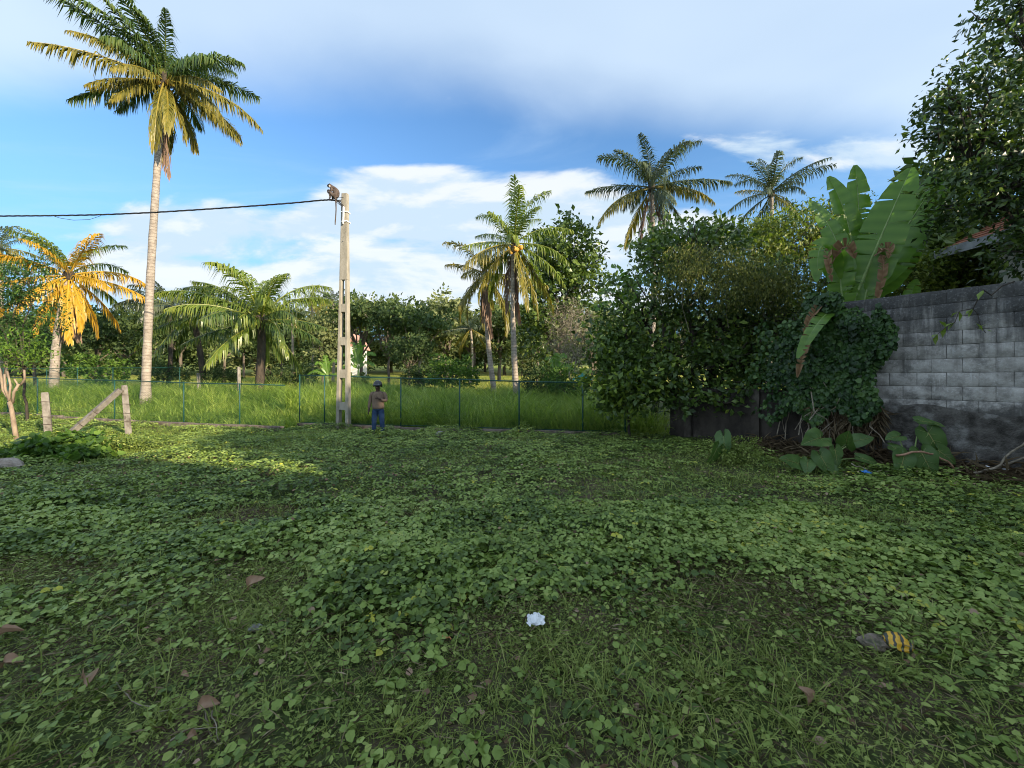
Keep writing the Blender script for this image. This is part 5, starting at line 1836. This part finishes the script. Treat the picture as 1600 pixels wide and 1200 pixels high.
def vines():
    rng = np.random.default_rng(100)
    mb = MB()
    for (n, y0, y1, tm, s0, s1) in ((25000, 1.6, 5.5, LEAFR, .030, .070), (46000, 5.5, 17.5, LEAF2, .048, .095)):
        x, y = frame_xy(rng, n * 2, y0, y1, 1.15 if y0 < 5 else 1.1)
        ok = keep_out(x, y) & (y < fence_y(x) + .1) & (rng.random(2 * n) < vine_density(x, y))
        x, y = x[ok][:n], y[ok][:n]
        m = len(x)
        g = gz(x, y)
        h = vine_height(x, y)
        h = h * (.35 + .65 * np.clip(vine_density(x, y), 0, 1))
        z = g + .02 + h * (.1 + 1.1 * rng.random(m) ** .8) * (.6 + .8 * vn(x, y, .28, 36))
        az = rng.random(m) * 6.28
        big = vn(x, y, .9, 31)
        size = (s0 + (s1 - s0) * np.clip(big * .55 + .15 + .6 * rng.random(m) ** 2, 0, 1.3))
        tilt = rng.normal(size=(m, 2)) * .48
        tint = np.clip(.05 + .62 * vn(x, y, .7, 33) + (rng.random(m) - .5) * .75, 0, .96)
        tint = np.where(rng.random(m) < .012, 1.0, tint)
        for k_, (da, off) in enumerate(((0, .55), (1.9, .1), (-1.9, .1))):
            a = az + da + rng.normal(size=m) * .15
            d = np.stack([np.cos(a), np.sin(a), -.12 + rng.normal(size=m) * .22], -1)
            nm = np.stack([tilt[:, 0], tilt[:, 1] - .12, np.ones(m)], -1) + rng.normal(size=(m, 3)) * .16
            pos = np.stack([x + np.cos(az) * off * size * .6, y + np.sin(az) * off * size * .6, z], -1)
            sz = size * (1.0 if k_ == 0 else .88) * (.85 + .3 * rng.random(m))
            mb.scatter(tm, pos, d, nm, sz, np.clip(tint + rng.normal(size=m) * .05, 0, 1))
    tag(mb.build('vine_leaves', vine_m), 'dense three leaved ground vine covering the shaded yard', 'ground vine', kind='stuff')
    # scattered dead and yellowed leaves of the vine
    n = 1500
    x, y = frame_xy(rng, n, 1.7, 8.5)
    ok = keep_out(x, y) & (y < fence_y(x))
    x, y = x[ok], y[ok]
    n = len(x)
    a = rng.random(n) * 6.28
    mb = MB()
    z = gz(x, y) + .02 + vine_height(x, y) * np.clip(vine_density(x, y), 0, 1) * (.3 + .8 * rng.random(n))
    mb.scatter(LEAFR, np.stack([x, y, z], -1), np.stack([np.cos(a), np.sin(a), rng.normal(size=n) * .4], -1), rng.normal(size=(n, 3)) * .6 + [0, 0, 1], .022 + .034 * rng.random(n), .2 + .8 * rng.random(n))
    tag(mb.build('dead_vine_leaves', dryleaf_m), 'small dead brown leaves caught among the ground vine', 'leaf litter', kind='stuff')
    # stems and petioles showing between the leaves
    n = 2600
    x, y = frame_xy(rng, n, 1.7, 5.0)
    a = rng.random(n) * 6.28
    mb = MB()
    pos = np.stack([x, y, gz(x, y) + .02 + .06 * rng.random(n)], -1)
    d = np.stack([np.cos(a), np.sin(a), rng.normal(size=n) * .25], -1)
    mb.scatter(leaf2_t(.014, .01, .05), pos, d, rng.normal(size=(n, 3)) * .3 + [0, 0, 1], .05 + .13 * rng.random(n), .2 + .8 * rng.random(n))
    tag(mb.build('vine_stems', straw_m), 'thin brown vine runners lying on the turf', 'ground vine', kind='stuff')


vines()


def blades(mb, x, y, h, wd, tint, rng, tmpl=BLADE, lean=.5, mi=0):
    n = len(x)
    a = rng.random(n) * 6.28
    pos = np.stack([x, y, gz(x, y) - .01], -1)
    ln = rng.random(n) * lean
    nm = np.stack([np.cos(a) * ln, np.sin(a) * ln, np.ones(n)], -1)
    a2 = a + rng.normal(size=n) * .6
    d = np.stack([np.cos(a2), np.sin(a2), np.zeros(n)], -1)
    d = d - nrmz(nm) * np.sum(d * nrmz(nm), -1, keepdims=True)
    mb.scatter(tmpl, pos, d, nm, np.stack([h, wd, h], -1), tint, mi)


def turf():
    rng = np.random.default_rng(200)
    mb = MB()
    n = 150000
    x, y = frame_xy(rng, n, 1.6, 4.6, 1.12, .8)
    ok = keep_out(x, y)
    x, y = x[ok], y[ok]
    n = len(x)
    h = (.035 + .06 * rng.random(n)) * (.55 + .9 * vn(x, y, .45, 41))
    tn = np.clip(.25 + .45 * vn(x, y, .5, 42) + (rng.random(n) - .5) * .5, 0, .97)
    blades(mb, x, y, h, .0032 + .0030 * rng.random(n), tn, rng, BLADE_B, 1.6)
    n = 60000
    x, y = frame_xy(rng, n, 4.6, 13.5, 1.1)
    ok = keep_out(x, y) & (rng.random(n) < 1.15 - vine_density(x, y))
    x, y = x[ok], y[ok]
    n = len(x)
    blades(mb, x, y, (.09 + .13 * rng.random(n)) * (.4 + 1.2 * vn(x, y, 1.0, 43)), .006 + .006 * rng.random(n), np.clip(.3 + .5 * rng.random(n), 0, 1), rng, BLADE_B, 1.2)
    n = 9000
    x, y = frame_xy(rng, n, 2.0, 5.5, 1.1)
    ok = keep_out(x, y) & (rng.random(n) < vn(x, y, .6, 47) ** 1.5 * 1.3)
    x, y = x[ok], y[ok]
    n = len(x)
    blades(mb, x, y, .12 + .16 * rng.random(n), .004 + .004 * rng.random(n), np.clip(.35 + .55 * rng.random(n), 0, .95), rng, BLADE_B, 1.0)
    # broad bladed tufts
    nt = 420
    tx, ty = frame_xy(rng, nt * 3, 1.65, 5.2, 1.1)
    pr = .16 + .9 * np.exp(-((tx - 1.35) / .9) ** 2 - ((ty - 2.15) / .5) ** 2) + .4 * np.exp(-((tx + 2.2) / .7) ** 2 - ((ty - 1.9) / .3) ** 2) + .3 * np.exp(-((tx - .6) / .6) ** 2 - ((ty - 1.9) / .3) ** 2)
    ok = (rng.random(nt * 3) < pr) & keep_out(tx, ty)
    tx, ty = tx[ok][:nt], ty[ok][:nt]
    idx = np.repeat(np.arange(len(tx)), 26)
    n = len(idx)
    x, y = tx[idx] + rng.normal(size=n) * .028, ty[idx] + rng.normal(size=n) * .028
    hs = (.10 + .12 * rng.random(len(tx)))[idx]
    blades(mb, x, y, hs * (.6 + .6 * rng.random(n)), .0045 + .003 * rng.random(n), np.clip(.3 + .5 * rng.random(n), 0, .9), rng, BLADE_B, 1.1)
    tag(mb.build('short_grass', grass_m), 'short shaded grass with broad bladed tufts in the foreground', 'grass', kind='stuff')
    # tiny creeping weeds
    mb = MB()
    n = 76000
    x, y = frame_xy(rng, n, 1.6, 4.4, 1.12, .85)
    ok = keep_out(x, y) & (rng.random(n) < .35 + .9 * vn(x, y, .35, 51))
    x, y = x[ok], y[ok]
    n = len(x)
    pos = np.stack([x, y, gz(x, y) + .012 + .035 * rng.random(n)], -1)
    a = rng.random(n) * 6.28
    mb.scatter(LEAF2, pos, np.stack([np.cos(a), np.sin(a), rng.normal(size=n) * .3], -1), rng.normal(size=(n, 3)) * .4 + [0, -.1, 1], .012 + .018 * rng.random(n) + .016 * (rng.random(n) < .12),
               np.clip(.2 + .5 * vn(x, y, .4, 52) + (rng.random(n) - .5) * .6, 0, 1))
    n = 34000
    x, y = frame_xy(rng, n, 3.6, 9.5, 1.1)
    ok = keep_out(x, y) & (rng.random(n) < 1.25 - vine_density(x, y))
    x, y = x[ok], y[ok]
    n = len(x)
    pos = np.stack([x, y, gz(x, y) + .02 + .13 * rng.random(n) * vn(x, y, .5, 58)], -1)
    a = rng.random(n) * 6.28
    mb.scatter(LEAF2, pos, np.stack([np.cos(a), np.sin(a), .2 + rng.normal(size=n) * .4], -1), rng.normal(size=(n, 3)) * .5 + [0, -.1, 1], .022 + .030 * rng.random(n),
               np.clip(.1 + .6 * vn(x, y, .6, 59) + (rng.random(n) - .5) * .6, 0, 1))
    # scattered heart leaved seedlings
    n = 2600
    x, y = frame_xy(rng, n, 1.65, 4.0, 1.1)
    ok = keep_out(x, y) & (rng.random(n) < vn(x, y, .5, 53) * 1.2)
    x, y = x[ok], y[ok]
    n = len(x)
    pos = np.stack([x, y, gz(x, y) + .04 + .05 * rng.random(n)], -1)
    a = rng.random(n) * 6.28
    mb.scatter(LEAFR, pos, np.stack([np.cos(a), np.sin(a), rng.normal(size=n) * .25], -1), rng.normal(size=(n, 3)) * .3 + [0, -.1, 1], .022 + .026 * rng.random(n), np.clip(.5 + .5 * rng.random(n), 0, 1))
    tag(mb.build('small_weeds', weed_m), 'tiny creeping weeds between the grass blades in the foreground', 'weeds', kind='stuff')
    # dead straw
    mb = MB()
    n = 36000
    x, y = frame_xy(rng, n * 2, 1.6, 5.6, 1.1, .9)
    pr = .16 + .55 * vn(x, y, .5, 61) ** 2 + 1.0 * np.exp(-((x - 1.9) / 1.0) ** 2 - ((y - 3.3) / .6) ** 2) + .7 * np.exp(-((x + 4.4) / 1.0) ** 2 - ((y - 3.6) / .35) ** 2) + .5 * np.exp(-((x + .3) / .5) ** 2 - ((y - 2.6) / .25) ** 2) + .35 * np.exp(-((x + 2.2) / 1.3) ** 2 - ((y - 5.0) / .5) ** 2)
    ok = keep_out(x, y) & (rng.random(2 * n) < pr)
    x, y = x[ok][:n], y[ok][:n]
    n = len(x)
    a = rng.random(n) * 6.28
    pos = np.stack([x, y, gz(x, y) + .01 + .05 * rng.random(n)], -1)
    mb.scatter(leaf2_t(.030, .01, .15), pos, np.stack([np.cos(a), np.sin(a), rng.normal(size=n) * .35], -1), rng.normal(size=(n, 3)) * .5 + [0, 0, 1], .035 + .075 * rng.random(n), np.clip(rng.random(n) ** 1.1, 0, 1))
    tag(mb.build('dry_grass', straw_m), 'dead brown grass in worn patches of the yard', 'grass', kind='stuff')


turf()


def tall_grass():
    rng = np.random.default_rng(300)
    mb = MB()
    n = 92000
    y = 12.6 + 14.5 * rng.random(n) ** 1.2
    x = (rng.random(n) * 2 - 1) * 19 - 12
    ok = (y > fence_y(x) + .25) & (np.abs(x) < 1.4 * y) & (x < 5.0)
    x, y = x[ok], y[ok]
    n = len(x)
    hm = np.where(x > -7, 1.15, .50) * np.interp(x, [-30, -8.5, -6.5, 6], [1.15, 1.0, 1.0, 1.0])
    hm = np.where(x < -7, .50 + .75 * np.clip((y - fence_y(x) - .8) / 3.0, 0, 1), np.interp(y - fence_y(x), [0, .8, 2.5, 10], [.85, 1.35, 1.5, 1.0]))
    h = hm * (.55 + .5 * rng.random(n)) * (.7 + .6 * vn(x, y, 1.3, 71))
    blades(mb, x, y, h * (.65 + .8 * vn(x, y, .5, 77)), .014 + .022 * rng.random(n), np.clip(-.15 + .75 * vn(x, y, .8, 72) + .65 * rng.random(n), 0, 1), rng, BLADE_B, .75)
    # tall arching clumps
    nt = 210
    cy = 12.9 + 6.5 * rng.random(nt)
    cx = np.where(rng.random(nt) < .7, -7 + 11 * rng.random(nt), -26 + 18 * rng.random(nt))
    ok = (cy > fence_y(cx) + .35) & (np.abs(cx) < 1.4 * cy)
    cx, cy = cx[ok], cy[ok]
    idx = np.repeat(np.arange(len(cx)), 46)
    n = len(idx)
    hh = (np.where(cx > -7, .9, .6) * (.8 + .7 * rng.random(len(cx))))[idx]
    tn = (.1 + .6 * rng.random(len(cx)))[idx]
    blades(mb, cx[idx] + rng.normal(size=n) * .10, cy[idx] + rng.normal(size=n) * .10, hh * (.6 + .6 * rng.random(n)), .012 + .010 * rng.random(n), np.clip(tn + (rng.random(n) - .5) * .5, 0, 1), rng, BLADE_B, .9)
    # weeds on the sunny strip before the left fence
    n = 16000
    y = 9.0 + 9.0 * rng.random(n)
    x = -5.5 - 20 * rng.random(n)
    ok = (y < fence_y(x)) & (np.abs(x) < 1.4 * y)
    x, y = x[ok], y[ok]
    n = len(x)
    blades(mb, x, y, .10 + .16 * rng.random(n) * (.5 + vn(x, y, 1.0, 74)), .006 + .008 * rng.random(n), np.clip(.2 + .7 * rng.random(n), 0, 1), rng, BLADE_B, .9)
    tag(mb.build('tall_grass', tall_m), 'tall bright grass growing behind the green fences', 'grass', kind='stuff')
    mb = MB()
    n = 22000
    y = 25 + 50 * rng.random(n) ** 1.5
    x = (rng.random(n) * 2 - 1) * y * 1.35
    blades(mb, x, y, .30 + .35 * rng.random(n), .03 + .03 * rng.random(n), rng.random(n), rng, BLADE_B, .7)
    tag(mb.build('meadow_grass', field_m), 'yellow green meadow grass in the far sunny field', 'grass', kind='stuff')


tall_grass()
